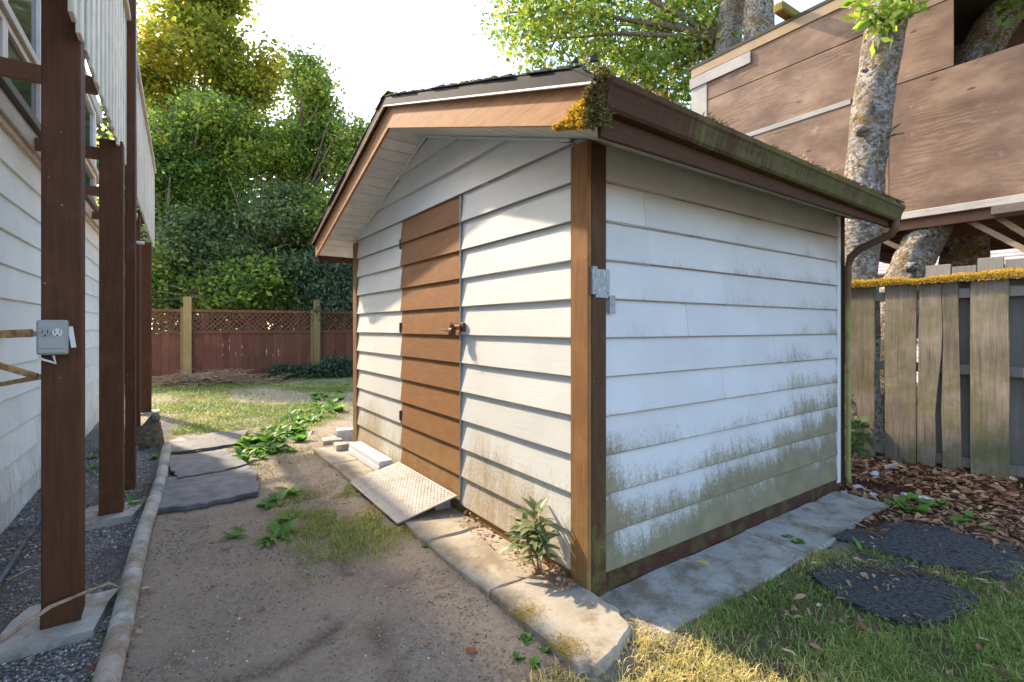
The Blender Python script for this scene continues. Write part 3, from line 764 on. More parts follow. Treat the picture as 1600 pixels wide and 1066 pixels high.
# gutter: K profile with thickness
GT, GB = ZE + .172, ZE + .052
prof = [(-.004, GT), (-.004, GB), (-.040, GB), (-.052, GB + .012), (-.058, GB + .05), (-.072, GB + .085), (-.082, GB + .095), (-.082, GT), (-.070, GT + .002), (-.070, GT - .014)]
def sheet(prof, x0, x1, yb, nm, mat, parent, th=.003, nseg=24):
    n = len(prof); V = []
    for s_ in range(nseg + 1):
        x = x0 + (x1 - x0) * s_ / nseg; sag = -.05 * s_ / nseg + random.uniform(-.0008, .0008)
        V += [(x, yb + p[0], p[1] + sag) for p in prof]
    Fc = [(s_ * n + k, s_ * n + k + 1, (s_ + 1) * n + k + 1, (s_ + 1) * n + k) for s_ in range(nseg) for k in range(n - 1)]
    return mesh(nm, V, Fc, mat, parent)
gut = sheet(prof, RX0 + .01, RX1 - .14, -EV, 'gutter', 'gutter_moss', shed)
for x, dz_ in ((RX0 + .008, 0), (RX1 - .142, -.05)):
    V = [(x, -EV + p[0], p[1] + dz_) for p in prof[:8]]; V += [(x + .004, b_, c) for _, b_, c in V]
    mesh('end_cap', V, [tuple(range(8)), tuple(range(8, 16))[::-1]] + [(i, (i + 1) % 8, 8 + (i + 1) % 8, 8 + i) for i in range(8)], 'gutter_brown', gut)
# far gutter on the other eave, plain
sheet([(p[0] * -1, p[1]) for p in prof], RX0 + .01, RX1 - .03, W_ + EV, 'gutter', 'gutter_brown', shed)
# downspout
sx = L_ - .035
dsp = [(sx - .14, -EV - .035, GB - .04), (sx - .14, -EV - .035, GB - .10), (sx - .12, -EV + .0, GB - .15), (sx - .05, -.16, GB - .22), (sx - .01, -.07, GB - .28), (sx, -.045, GB - .36), (sx, -.045, 1.2), (sx, -.045, .24), (sx, -.045, .16), (sx - .005, -.055, .09)]
MB().tube(dsp, [.030] * 5 + [.026, .021, .021, .022, .022], 10).build('downspout', 'spout', shed, True)
# moss: corner clump, gutter tufts, roof edge
def tuft(name, C, s, mat, parent, vb=0.5):
    n = len(C); v = np.clip(vb + rng.normal(0, .22, n), 0, 1)
    V, Fc, vv = cards(np.asarray(C), s * (.6 + .8 * rng.random(n)), s * .17 * (.6 + .8 * rng.random(n)), v, .2)
    return tag(mesh(name, V, Fc, mat, parent, False, vv), kind='stuff')
n = 9500; t = rng.random(n) ** 1.3; h = rng.random(n)
top_ = .19 * np.clip(1 - t, 0, 1) ** 1.9 * (.7 + .5 * vnoise(t * 9, t * 0 + 4)) + .022 * (1 - t)
yy_ = -EV - .015 + .25 * t; zz = ZE - .014 + SL * (yy_ + EV) + h * top_
C = np.stack([RX0 - .010 - rng.random(n) * (.022 + .05 * vnoise(t * 14, h * 6)) * (1 - .5 * t), yy_, zz], 1)
k1 = C[:, 1] > -EV + .015
tuft('moss_clump', C[k1], .017, 'moss', shed, .5)
C2 = np.concatenate([C[~k1], np.stack([RX0 - .03 + rng.random(1500) * .07, -EV - .01 - rng.random(1500) * .04, ZE - .01 + rng.random(1500) * .24], 1)])
tuft('moss_clump', C2, .018, 'moss_green', shed, .55)
n = 5200; x = RX0 + rng.random(n) * (RX1 - RX0 - .14)
cl = vnoise(x * 7, x * 0 + 3.3) > .45
C = np.stack([x, -EV - .012 - rng.random(n) * .068, GT - .012 - .0155 * (x - RX0) + rng.random(n) * .02 + .018 * vnoise(x * 9, x * 0)], 1)[cl]
tuft('gutter_debris', C, .018, 'moss_green', gut, .4)
n = 700; x = RX0 + .1 + rng.random(n) * (RX1 - RX0 - .25); cl = vnoise(x * 3.1, x * 0 + 8) > .55
C = np.stack([x, -EV - .015 - rng.random(n) * .065, GT + .002 - .0155 * (x - RX0) + rng.random(n) * .02], 1)[cl]
tuft('gutter_leaves', C, .03, 'litter', gut, .6)
for sgn in (0, 1):
    n = 3200; q = -EV + rng.random(n) * (MID + EV); ok = vnoise(q * 6, q * 0 + 1.7 + sgn) > .38
    yq = q if sgn == 0 else W_ - q
    C = np.stack([RX0 - .03 + rng.random(n) * .25, yq, ZE + .246 + SL * (q + EV) - .055 * np.clip((.06 - (q + EV)) / .07, 0, 1) + rng.random(n) * .016 + .012 * vnoise(q * 12, q * 0)], 1)[ok]
    tuft('roof_moss', C, .017, 'moss_green', shed, .3)
# peeled corner of the flashing
pf = MB()
for k in range(7):
    c = Vector((RX0 - .03 + random.random() * .05, -EV - .02 + k * .022 + random.uniform(-.01, .01), GT + .085 + .004 * k + random.uniform(0, .02)))
    e = [Vector((random.uniform(-.03, .03), random.uniform(-.045, .045), random.uniform(-.008, .022))) for _ in range(4)]
    pf.add([c, c + e[0], c + e[1], c + e[2], c + e[3]], [(0, 1, 2), (0, 2, 3), (0, 3, 4)])
pf.build('peeled_flashing', 'flake', shed)

# ------------------------------------------------------------------ pavers round the shed
def jitter_poly(pts, n=5, j=.006):
    out = []
    for i in range(len(pts)):
        a = np.array(pts[i], float); b_ = np.array(pts[(i + 1) % len(pts)], float)
        for k in range(n):
            out.append(tuple(a + (b_ - a) * k / n + rng.normal(0, j, 2) * (0.6 if k == 0 else 1)))
    return out
def slab(name, pts, z0, z1, mat, label, cat, group=None, j=.005, n=5, wob=.0022, bev=.010):
    poly = jitter_poly(pts, n, j); c = np.mean(poly, 0)
    ar = sum(poly[i][0] * poly[(i + 1) % len(poly)][1] - poly[(i + 1) % len(poly)][0] * poly[i][1] for i in range(len(poly)))
    if ar < 0: poly = poly[::-1]
    m_ = len(poly); V = []
    for (s_, z) in ((0, z0), (0, z1 - bev), (bev, z1), (.35, z1)):
        for q in poly:
            q = np.array(q); d = c - q; dl = np.linalg.norm(d)
            q2 = q + d * (s_ / dl if s_ < .1 else .45)
            V.append((q2[0], q2[1], z + (rng.normal(0, wob * .5) if 0 <= s_ < .1 and z != z0 else 0)))
    V.append((c[0], c[1], z1))
    Fc = [tuple(range(m_))[::-1]]
    for r in range(3): Fc += [(r * m_ + i, r * m_ + (i + 1) % m_, (r + 1) * m_ + (i + 1) % m_, (r + 1) * m_ + i) for i in range(m_)]
    Fc += [(3 * m_ + i, 3 * m_ + (i + 1) % m_, 4 * m_) for i in range(m_)]
    o = mesh(name, V, Fc, mat)
    return tag(o, label, cat, group)
PG = 'concrete pavers around the shed'
ys = [-.42, .29, 1.02, 1.75, 2.48, 3.21, 3.98]
labs = ['mossy concrete paver at the outer corner below the shed corner post', 'sunlit concrete paver beside the leafy seedling under the shed wall',
        'concrete paver half under the near edge of the ramp plate', 'concrete paver hidden beneath the ramp plate', 'concrete paver carrying the near end of the white timber', 'concrete paver carrying the broken paver pieces']
for i in range(6):
    pp_ = [(-.41, .284), (.012, .284), (.012, -.20), (-.06, -.33), (-.20, -.40), (-.36, -.425), (-.42, -.36)] if i == 0 else None
    slab('concrete_paver', pp_ or [(-.415, ys[i] + .006), (.012, ys[i] + .006), (.012, ys[i + 1] - .006), (-.41, ys[i + 1] - .006)], -.05, .082 - .003 * i + random.uniform(-.004, .004), 'concrete', labs[i], 'paver', PG)
xs = [.03, .76, 1.50, 2.24, 2.95]
labs = ['grey concrete paver with a dark soil stain below the shed side', 'grey concrete paver carrying the yellow leaf below the shed side',
        'grey concrete paver with small weed at its edge', 'grey concrete paver beside the white pebbles']
for i in range(4):
    slab('concrete_paver', [(xs[i], -.41), (xs[i + 1] - .01, -.41 + .01 * (i == 3)), (xs[i + 1] - .01, .012), (xs[i], .012)], -.05, .030 + random.uniform(-.003, .003), 'concrete_grey', labs[i], 'paver', PG)
# ------------------------------------------------------------------ ramp plate, timber, rubble
rp = MB()
a, b_, c, d = (-.012, DY1 - .0, .185), (-.012, DY0 + .02, .185), (-.46, DY0 + .06, .070), (-.45, DY1 + .02, .070)
V = [a, b_, c, d]; V += [(x, y, z + .010) for x, y, z in V]
rp.add(V, [(0, 1, 2, 3), (7, 6, 5, 4), (0, 4, 5, 1), (1, 5, 6, 2), (2, 6, 7, 3), (3, 7, 4, 0)])
rpo = tag(rp.build('ramp_plate', 'tread'), 'white diamond tread plate ramp sloping from the brown shed door', 'ramp')
tb = MB(); rs = (.07 - .185) / (-.452 + .012)
for iy in range(38):
    for ix in range(14):
        yq = DY0 + .07 + iy * .0275; xq = -.035 - ix * .0295 - (.0148 if iy % 2 else 0)
        if xq < -.44 or yq > DY1 - .02: continue
        zq = .185 + (xq + .012) * rs + .0098; a = .8 if (ix + iy) % 2 else -.8; ca, sa = math.cos(a) * .011, math.sin(a) * .011; pa, pb = -math.sin(a) * .0035, math.cos(a) * .0035
        zf_ = lambda x_: zq + (x_ - xq) * rs
        V = [(xq - ca, yq - sa), (xq + pa, yq + pb), (xq + ca, yq + sa), (xq - pa, yq - pb)]
        tb.add([(x_, y_, zf_(x_)) for x_, y_ in V] + [(xq - ca * .4, yq - sa * .4, zf_(xq - ca * .4) + .0045), (xq + ca * .4, yq + sa * .4, zf_(xq + ca * .4) + .0045)], [(0, 4, 5, 1), (1, 5, 2), (2, 5, 4, 3), (3, 4, 0)])
tag(tb.build('tread_bars', 'tread', rpo), kind='stuff')
MB().box(-.14, -.012, DY0 + .12, DY1 - .1, .075, .150, .004).build('support_block', 'grey_wood', rpo)
MB().box(-.155, -.020, 2.60, 3.52, .074, .135, .006).box(-.145, -.015, 2.605, 3.53, .1355, .185, .006).build('white_timber', 'white_wood')
tag(bpy.data.objects['white_timber'], 'white painted timber beam lying on pavers against the shed', 'timber')
q = G(518, 690, .09); slab('paver_piece', [(q[0] - .12, q[1] - .10), (q[0] + .1, q[1] - .12), (q[0] + .12, q[1] + .1), (q[0] - .08, q[1] + .14)], .072, .125, 'concrete_grey', 'broken flat paver piece lying below the pale block', 'rubble', 'broken paver pieces', n=2)
q = G(533, 698, .09); slab('paver_piece', [(q[0] - .08, q[1] - .09), (q[0] + .07, q[1] - .1), (q[0] + .08, q[1] + .07), (q[0] - .06, q[1] + .09)], .072, .132, 'concrete_grey', 'small broken paver piece touching the end of the white timber', 'rubble', 'broken paver pieces', n=2)
q = G(541, 683, .10); slab('paver_piece', [(q[0] - .13, q[1] - .05), (q[0] + .1, q[1] - .1), (q[0] + .13, q[1] + .08), (q[0] - .08, q[1] + .12)], .06, .20, 'stone', 'pale stone block at the far corner post of the shed', 'rubble', 'broken paver pieces', n=2)

# ------------------------------------------------------------------ mats on the ground
def mat_px(pts, z, th, mat, label, group, dz=0.0):
    return slab('rubber_mat', [tuple(G(px, py, z)) for px, py in pts], z - th, z, mat, label, 'mat', group, j=.011, n=5, wob=.006, bev=.005)
GL = 'slate grey mats on the dirt path'
mat_px([(240, 797), (320, 786), (403, 768), (403, 738), (385, 724), (320, 733), (247, 750)], .036, .035, 'rubber', 'large slate grey mat overlapped by two smaller mats beside the pipe', GL)
mat_px([(253, 712), (300, 709), (352, 701), (387, 724), (345, 735), (278, 746), (266, 733)], .052, .016, 'rubber', 'slate grey mat with a ragged edge between two other mats', GL)
mat_px([(252, 708), (268, 688), (330, 676), (388, 671), (378, 692), (310, 702)], .045, .03, 'rubber', 'slate grey mat nearest the weeds and lawn, partly under another', GL)
GR = 'black mats on the lawn'
mat_px([(1300, 838), (1368, 800), (1440, 803), (1545, 832), (1640, 862), (1640, 890), (1560, 898), (1480, 884), (1400, 866)], .034, .03, 'rubber_black', 'black rubber mat reaching from the concrete towards the wooden fence', GR)
mat_px([(1262, 893), (1335, 862), (1420, 880), (1532, 930), (1520, 950), (1440, 978), (1370, 958), (1300, 925)], .028, .03, 'rubber_black', 'black rubber mat in the grass, ringed by dry leaves', GR)

# ------------------------------------------------------------------ the pipe and small things on the left
py_ = np.array([-1.2, -.4, .3, 1.0, 1.7, 2.4, 3.1, 3.8, 4.5, 5.2])
pts = [(float(pipe_x(y)) + .012 * math.sin(y * 2.1), y, .040 + .006 * math.sin(y * 1.7)) for y in py_]
pp = thing('drain_pipe', 'long grey concrete drain pipe dividing the gravel from the dirt', 'pipe', (pts[3][0], pts[3][1], .0))
for i in range(3):
    MB().tube(pts[i * 3:i * 3 + 4], .047, 14).build('pipe_length', 'concrete_grey', pp, True)
MB().tube([(-2.52, 1.2, .03), (-2.52, 2.6, .03), (-2.50, 4.3, .03)], .016, 8).build('thin_pipe', 'rubber', None, True)
tag(bpy.data.objects['thin_pipe'], 'thin dark grey pipe lying on gravel along the house wall', 'pipe')
lg = thing('log_stump', 'short dark log standing beside the far deck post', 'log', (-1.93, 5.55, 0))
MB().tube([(-1.93, 5.55, -.02), (-1.92, 5.55, .15), (-1.94, 5.56, .26)], [.15, .135, .12], 12, jit=.12).build('trunk', 'bark_dark', lg)
MB().tube([(-1.92, 5.54, .24), (-1.86, 5.42, .37)], [.08, .05], 8, jit=.1).build('stub', 'bark_dark', lg)
tw = [(-2.75, .72, .02), (-2.52, .90, .05), (-2.36, 1.08, .10), (-2.2, 1.225, .15), (-2.10, 1.25, .165), (-2.0, 1.36, .14), (-1.93, 1.45, .04)]
tag(MB().tube(tw, [.011, .011, .010, .009, .008, .007, .004], 6, jit=.2).build('fallen_branch', 'twig'), 'thin bare branch lying across the foot of the outlet post', 'branch')
for i, (px, py, l) in enumerate(((10, 905, .25), (190, 985, .16), (60, 850, .14))):
    q = G(px, py, .02)
    tag(MB().tube([(q[0], q[1], .012), (q[0] + l * .4, q[1] + l * .3, .03), (q[0] + l * .7, q[1] + l * .8, .012)], [.006, .005, .003], 5).build('fallen_twig', 'twig'), ['straight dry twig on the gravel left of the outlet post', 'short dry twig on gravel beside the grey pipe', 'small dry twig on gravel close to the house wall'][i], 'twig', 'twigs on the gravel')

# ------------------------------------------------------------------ the house with its deck
HX = -2.70
house = thing('house', 'white sided house with brown deck posts and a pale slatted balcony', 'house', (HX, 3.0, 0))
HY0, HY1, HZ = -1.2, 8.0, 4.75
hw = box('wall', 'white_house', house, HX - .25, HX - .05, HY0, HY1, 0.0, HZ)
fH = lambda o, a, z: (HX - o, a, z)
for k in range(11):
    z0 = .19 + .242 * (k - .0); z0 = .185 + .242 * k
    jn = [HY0, 1.6 + 1.1 * math.sin(k * 2.3) + .8, 5.2 + .9 * math.sin(k * 1.7), HY1]
    for q in range(3):
        clap(fH, jn[q] + .002, jn[q + 1], z0, z0 + .242, 'siding_board', 'white_house', hw, ob=.0, ot=.02, lapx=.012)
box('base_board', 'white_house', house, HX - .05, HX - .012, HY0, HY1, -.05, .19)
box('frieze_board', 'beige', house, HX - .05, HX + .006, HY0, HY1, .185 + .242 * 11 + .002, 3.08)
# windows above
box('window_sill', 'trim_dark', house, HX - .05, HX + .05, HY0, HY1, 3.085, 3.16, c=.006)
wy = [-.2, .9, 2.0, 3.1, 4.2, 5.3, 6.4, 7.5]
for i in range(7):
    for (za, zb) in ((3.165, 3.64), (3.72, 4.55)):
        wn_ = MB().box(HX - .049, HX + .0, wy[i], wy[i] + .06, za, zb, .004).box(HX - .049, HX + .0, wy[i + 1] - .06, wy[i + 1] - .003, za, zb, .004).box(HX - .049, HX - .002, wy[i] + .06, wy[i + 1] - .06, zb - .05, zb, .004).build('window', 'soffit', house)
        box('pane', 'glass', wn_, HX - .045, HX - .03, wy[i] + .06, wy[i + 1] - .06, za, zb - .05)
box('window_rail', 'trim_light', house, HX - .05, HX + .03, HY0, HY1, 3.642, 3.715, c=.006)
box('eave_board', 'trim_light', house, HX - .05, HX + .02, HY0, HY1, 4.56, HZ, c=.006)
box('roof', 'shingle', house, HX - 6, HX - .02, HY0, HY1 + .1, HZ + .002, HZ + .1)
box('rear_wall', 'white_house', house, HX - 6, HX - 5.8, HY0, HY1, 0, HZ)
box('end_wall', 'white_house', house, HX - 5.79, HX - .26, HY1 - .2, HY1, 0, HZ)
# deck posts
PX_ = -2.185 + .47 - .47
posts = [(-2.13, 1.36), (-2.10, 2.99), (-2.15, 5.67), (-2.155, 8.35), (-2.13, -.8)]
RAILX = -2.068
for i, (x, y) in enumerate(posts):
    ztop = 2.84 if i else 4.0
    p_ = MB().box(x - .07, x + .07, y - .07, y + .07, .03, ztop, .006).build('deck_post', 'brown_post', house)
    f_ = MB().prism(jitter_poly([(x - .26, y - .20), (x + .13, y - .20), (x + .19, y + .20), (x - .16, y + .22)], 3, .008), -.06, lambda a, b: .032 + random.uniform(-.003, .003)).build('footing', 'concrete_grey', p_)
    MB().box(x - .072, x + .072, y - .0745, y - .0705, .033, .125, .001).box(x - .03, x + .028, y - .078, y - .075, .05, .095, .001).build('post_strap', 'brown_post', p_)
# deck frame
box('rim_beam', 'trim_light', house, RAILX - .03, RAILX - .003, 1.45, 8.45, 2.90, 3.04, c=.004)
box('ledger', 'trim_light', house, HX + .007, HX + .03, HY0, 8.0, 2.90, 3.0, c=.004)
for i, y in enumerate(np.arange(2.2, 8.4, 1.55)):
    box('joist', 'joist', house, HX + .032, RAILX - .032, y, y + .04, 2.90, 3.0)
y = HY0; i = 0
while y < 8.42:
    w0 = .095
    MB().box(RAILX, RAILX + .02, y, y + w0, 2.80 + random.uniform(-.004, .004), 4.03, .003).build('slat', 'slat', house)
    y += .185; i += 1
box('hand_rail', 'slat', house, RAILX - .06, RAILX + .05, HY0, 8.44, 4.032, 4.075, c=.005)
box('lower_rail', 'trim_light', house, RAILX - .045, RAILX - .001, HY0, 8.44, 3.05, 3.14, c=.004)
# downspout next to the second post and light conduit
dx, dy = -2.025, 3.52
ds = MB().box(dx - .035, dx + .035, dy - .06, dy + .06, .05, 4.9, .006).build('downspout', 'brown_post', house)
for z in (.42, 1.15):
    MB().box(dx - .10, dx + .04, dy - .064, dy - .061, z, z + .03, .001).build('strap', 'brown_post', ds)
cd = MB().tube([(dx + .02, dy + .11, 2.42), (dx + .02, dy + .11, 4.8)], .016, 8).tube([(dx + .02, dy + .11, 2.38), (dx + .02, dy + .11, 2.44)], .022, 8).build('conduit', 'steel', house, True)
MB().tube([(dx + .02, dy + .11, 2.18), (dx + .09, dy + .11, 2.18)], .014, 8).tube([(dx + .02, dy + .11, .35), (dx + .02, dy + .11, 2.40)], .011, 8).build('conduit_arm', 'plastic_light', cd, True)
# outlet box on the first post
ox, oy, oz = -2.152, 1.36 - .07, 1.385
ob_ = MB().box(ox - .054, ox + .052, oy - .055, oy - .002, oz - .08, oz + .08, .006).build('outlet_box', 'plastic_grey', house)
MB().box(ox - .047, ox + .045, oy - .062, oy - .0555, oz - .072, oz + .073, .003).box(ox - .04, ox + .04, oy - .068, oy - .0625, oz - .05, oz - .036, .002).build('cover_plate', 'plastic_grey', ob_)
for k, du in enumerate((-.022, .020)):
    so_ = MB().tube([(ox + du, oy - .0625, oz + .022), (ox + du, oy - .068, oz + .022)], .018, 14).build('socket', 'plastic_light' if k else 'plastic_grey', ob_)
    MB().box(ox + du - .010, ox + du - .007, oy - .0695, oy - .0685, oz + .018, oz + .034).box(ox + du + .007, ox + du + .010, oy - .0695, oy - .0685, oz + .018, oz + .034).tube([(ox + du, oy - .0685, oz + .01), (ox + du, oy - .0695, oz + .01)], .004, 8).build('slot', 'dark', so_)
MB().tube([(ox + .0, oy - .03, oz - .085), (ox + .01, oy - .035, oz - .12), (ox - .04, oy - .03, oz - .10), (ox - .05, oy - .03, oz - .086)], .006, 6).build('cable_loop', 'plastic_light', ob_, True)
MB().beam((ox + .056, oy - .012, oz + .05), (ox + .068, oy - .006, oz - .05), .004, .02, .001).build('peeled_strip', 'plastic_light', ob_)
# braces between wall and post
MB().beam((ox - .075, oy - .02, oz + .02), (ox - .60, oy + .40, oz - .005), .018, .036, .002).build('brace_bar', 'old_bar', house)
MB().beam((ox - .07, oy + .06, 1.20), (ox - .52, oy + .35, 1.36), .016, .028, .002).build('brace_bar', 'old_bar', house)
MB().beam((ox + .02, oy + .14, 1.40), (HX + .0, 3.1, 1.385), .014, .030, .002).build('brace_bar', 'steel', house)
MB().beam((ox + .02, oy + .14, 1.21), (HX + .0, 2.9, 1.04), .014, .028, .002).build('brace_bar', 'old_bar', house)
house.rotation_euler = (0, 0, -math.radians(1.35))

# ------------------------------------------------------------------ back fence with lattice
A = np.array([-4.6, 13.95]); B = np.array([4.15, 12.35]); D = (B - A); FL = np.linalg.norm(D); D /= FL; NR = np.array([-D[1], D[0]])
bf = thing('lattice_fence', 'red brown cedar fence topped with diagonal lattice panels', 'fence', (A[0], A[1], 0))
ang = math.atan2(D[1], D[0])
def at(s): return A + D * s
def fbox(nm, mat, par, s0, s1, t0, t1, z0, z1, c=0):
    return MB().box(s0, s1, t0, t1, z0, z1, c, Matrix.Translation((A[0], A[1], 0)) @ Matrix.Rotation(ang, 4, 'Z')).build(nm, mat, par)
fb = 0.148; s = 0.0; i = 0
while s < FL - fb:
    fbox('board', 'fence_red', bf, s, s + fb - .004, .0 + random.uniform(-.003, .003), .022, .03, 1.27, .002); s += fb; i += 1
pos_s = []
for px in (294, 495):
    r = FWD + RGT * ((px - 800) / F); k = np.linalg.solve(np.array([r, -D]).T, A - CAM); pos_s.append(k[1])
sp = pos_s[1] - pos_s[0]
pos_s = [p for p in (pos_s[0] - sp, pos_s[0], pos_s[1], pos_s[1] + sp) if 0 <= p <= FL]
for p in pos_s:
    fbox('post', 'fence_post', bf, p - .09, p + .09, -.11, -.012, -.1, 2.22, .008)
    fbox('post', 'fence_post', bf, p - .16, p - .095, -.05, -.006, -.05, 1.95, .004)
for z0, z1 in ((1.275, 1.345), (1.83, 1.90)): fbox('rail', 'fence_rail', bf, 0, FL, -.035, .045, z0, z1, .004)
z0, z1 = 1.347, 1.828; s = -.4; hh = z1 - z0
while s < FL:
    for dirn, tt in ((1, 0), (-1, .009)):
        a0, a1 = (s, s + hh) if dirn > 0 else (s + hh, s)
        if min(a0, a1) > 0 and max(a0, a1) < FL:
            o = Matrix.Translation((A[0], A[1], 0)) @ Matrix.Rotation(ang, 4, 'Z')
            wv_ = .026; V = [(a0 - wv_, tt, z0), (a0 + wv_, tt, z0), (a1 + wv_, tt, z1), (a1 - wv_, tt, z1)]; V += [(x, y + .008, z) for x, y, z in V]
            V = [tuple(o @ Vector(q)) for q in V]
            mesh('lattice_strip', V, [(0, 1, 2, 3), (7, 6, 5, 4), (0, 4, 5, 1), (1, 5, 6, 2), (2, 6, 7, 3), (3, 7, 4, 0)], 'fence_red', bf)
    s += .125

# ------------------------------------------------------------------ right fence with mossy cap
FX = 4.19
rf_ = thing('board_fence', 'weathered grey board fence with golden moss along its cap rail', 'fence', (FX, 0, 0))
def ypx(a, X=FX): return float(onX(a, X))
fr = [(1322, 1367), (1383, 1432), (1517, 1577), (1610, 1680)]
for a, b_ in fr:
    y0, y1 = ypx(b_), ypx(a); n = 6
    V = []
    zb = random.uniform(-.01, .03)
    for t in range(n + 1):
        z = zb + (1.85 - zb) * t / n; j0, j1 = random.uniform(-.004, .004), random.uniform(-.004, .004)
        V += [(FX - .012, y0 + j0, z), (FX - .012, y1 + j1, z), (FX + .012, y1 + j1, z), (FX + .012, y0 + j0, z)]
    Fc = [(t * 4 + k, t * 4 + (k + 1) % 4, t * 4 + 4 + (k + 1) % 4, t * 4 + 4 + k) for t in range(n) for k in range(4)] + [(3, 2, 1, 0), (n * 4, n * 4 + 1, n * 4 + 2, n * 4 + 3)]
    mesh('board', V, Fc, 'fence_grey', rf_)
# the split board: two pieces with a crack that opens downwards
y0, y1 = ypx(1497), ypx(1437)
crack = [(.0, .50, .055), (.3, .47, .05), (.62, .50, .045), (.95, .44, .03), (1.15, .40, .012), (1.4, .38, .006), (1.85, .42, .003)]
for side_ in (0, 1):
    V = []
    for z, c, g in crack:
        ca = y0 + (y1 - y0) * c
        lo, hi = (y0 - .03 * (1.85 - z) / 1.85, ca - g / 2) if side_ == 0 else (ca + g / 2, y1 + .01 * (1.85 - z))
        V += [(FX - .012, lo, z), (FX - .012, hi, z), (FX + .012, hi, z), (FX + .012, lo, z)]
    n = len(crack) - 1
    Fc = [(t * 4 + k, t * 4 + (k + 1) % 4, t * 4 + 4 + (k + 1) % 4, t * 4 + 4 + k) for t in range(n) for k in range(4)] + [(3, 2, 1, 0), (n * 4, n * 4 + 1, n * 4 + 2, n * 4 + 3)]
    mesh('board', V, Fc, 'fence_grey', rf_)
BX = FX + .10
for a, b_, zt in ((1447, 1486, 2.03), (1488, 1526, 2.00), (1528, 1569, 2.06), (1571, 1612, 2.03), (1614, 1660, 2.05)):
    MB().box(BX - .011, BX + .011, ypx(b_, BX), ypx(a, BX), .06 + random.uniform(0, .04), zt, .003).build('back_board', 'fence_dark', rf_)
for z0, z1 in ((.15, .24), (1.0, 1.09), (1.70, 1.79)):
    MB().box(FX + .014, FX + .085, -2.4, 1.9, z0, z1, .004).build('rail', 'fence_dark', rf_)
MB().box(FX - .05, FX + .125, -2.4, 1.9, 1.852, 1.882, .004).build('cap_rail', 'fence_dark', rf_)
y = ypx(1322) + .05
while y < 9.0:                            # the run behind the shed
    MB().box(FX - .011, FX + .011, y, y + .22, .02, 1.85, .003).build('board', 'fence_grey', rf_); y += .30
MB().box(FX + .014, FX + .085, 1.91, 12.3, .4, .49, .004).build('rail', 'fence_dark', rf_)
MB().box(FX + .014, FX + .085, 1.91, 12.3, 1.5, 1.59, .004).build('rail', 'fence_dark', rf_)
n = 24000; y = -1.9 + rng.random(n) * 3.2; bulge = vnoise(y * 6, y * 0 + 2) * .6 + vnoise(y * 17, y * 0 + 5) * .4
u = rng.random(n); xx = FX - .062 + u * .185
zz = 1.880 + (.010 + .060 * bulge * np.sin(np.pi * np.clip(u, .02, .98)) ** .5) * (.55 + .5 * rng.random(n))
fr_ = rng.random(n) < .35
xx = np.where(fr_, FX - .052 - rng.random(n) * .010, xx); zz = np.where(fr_, 1.850 + rng.random(n) * (.034 + .045 * bulge), zz)
tuft('moss_strip', np.stack([xx, y, zz], 1), .017, 'moss', rf_, .55)

# ------------------------------------------------------------------ tree fort
TX = 5.25
fort = thing('tree_fort', 'tall brown plywood tree fort raised on joists behind the fence', 'tree fort', (TX, 1, 0))
YL = float(onX(1081, TX)); YR = -3.6
def zat(px, py, X): 
    y = float(onX(px, X)); return H + (HOR - py) / F * depth(X, y)
zb = zat(1480, 322, TX); zm1 = zat(1333, 156, TX); zm2 = zat(1341, 59, TX); zt = zat(1200, 50, TX)
ye = float(onX(1490, TX))
yv = YL - .28
ysp = float(onX(1420, TX))
for (ya, yb_, za, zc) in ((YR, .35, zb, zm1), (.356, yv, zb, zm1), (ye, yv, zm1 + .012, zm2), (ye, yv, zm2 + .012, zt - .16)):
    MB().box(TX, TX + .018, ya, yb_, za, zc, .002).build('plywood_panel', 'plywood', fort)
MB().box(TX - .012, TX + .02, yv + .004, YL, zb + .3, zt - .30, .003).build('corner_board', 'grey_wood', fort)
MB().box(TX - .035, TX - .013, YL - 1.0, YL + .02, zt - .34, zt - .17, .003).build('trim_board', 'grey_wood', fort)
MB().box(TX - .020, TX + .02, ye + .2, YL, zt - .155, zt - .02, .003).build('top_board', 'brace_wood', fort)
MB().box(TX - .012, TX - .002, .75, yv - .1, zm1 - .045, zm1 + .02, .002).build('seam_batten', 'grey_wood', fort)
MB().box(TX - .030, TX + 2.7, YR, YL + .05, zt - .018, zt + .03, .003).build('roof', 'shingle', fort)
MB().box(TX - .05, TX - .002, YR, yv, zb - .085, zb - .004, .004).build('rim_board', 'grey_wood', fort)
MB().beam((TX + .6, float(onX(1232, TX)) , zt + .14), (TX - .28, float(onX(1232, TX)), zt + .10), .14, .13, .02).build('beam_end', 'mossy_wood', fort)
for k, x in enumerate(np.arange(TX + .02, TX + 3.2, .36)):
    MB().box(x, x + .05, YR, YL - .05, zb - .20, zb - .025, .003).build('joist', 'joist', fort)
MB().box(TX + .02, TX + 3.3, YR, YL - .05, zb - .022, zb - .004, .002).build('floor', 'joist', fort)
for yq in (-2.9, .95, YL - .2):
    MB().box(TX + .05, TX + 3.2, yq, yq + .09, zb - .345, zb - .205, .004).build('cross_beam', 'joist', fort)
for (x, y) in ((TX + .3, -2.86), (TX + 2.9, -2.86), (TX + 2.9, 1.0), (TX + .3, YL - .15), (TX + 2.9, YL - .15)):
    MB().box(x, x + .1, y - .05, y + .05, -.05, zb - .347, .004).build('leg', 'joist', fort)
for (a, b_) in (((1500, 338), (1605, 392)), ((1536, 326), (1625, 380)), ((1372, 372), (1432, 400))):
    xo = TX + .12; pa = P(*a, depth(xo, float(onX(a[0], xo)))); pb = P(*b_, depth(xo, float(onX(b_[0], xo))))
    MB().beam(pa, pb, .035, .055, .003).build('brace', 'brace_wood', fort)
pa = np.array([TX - .05, float(onX(1560, TX)), zat(1575, 332, TX)])
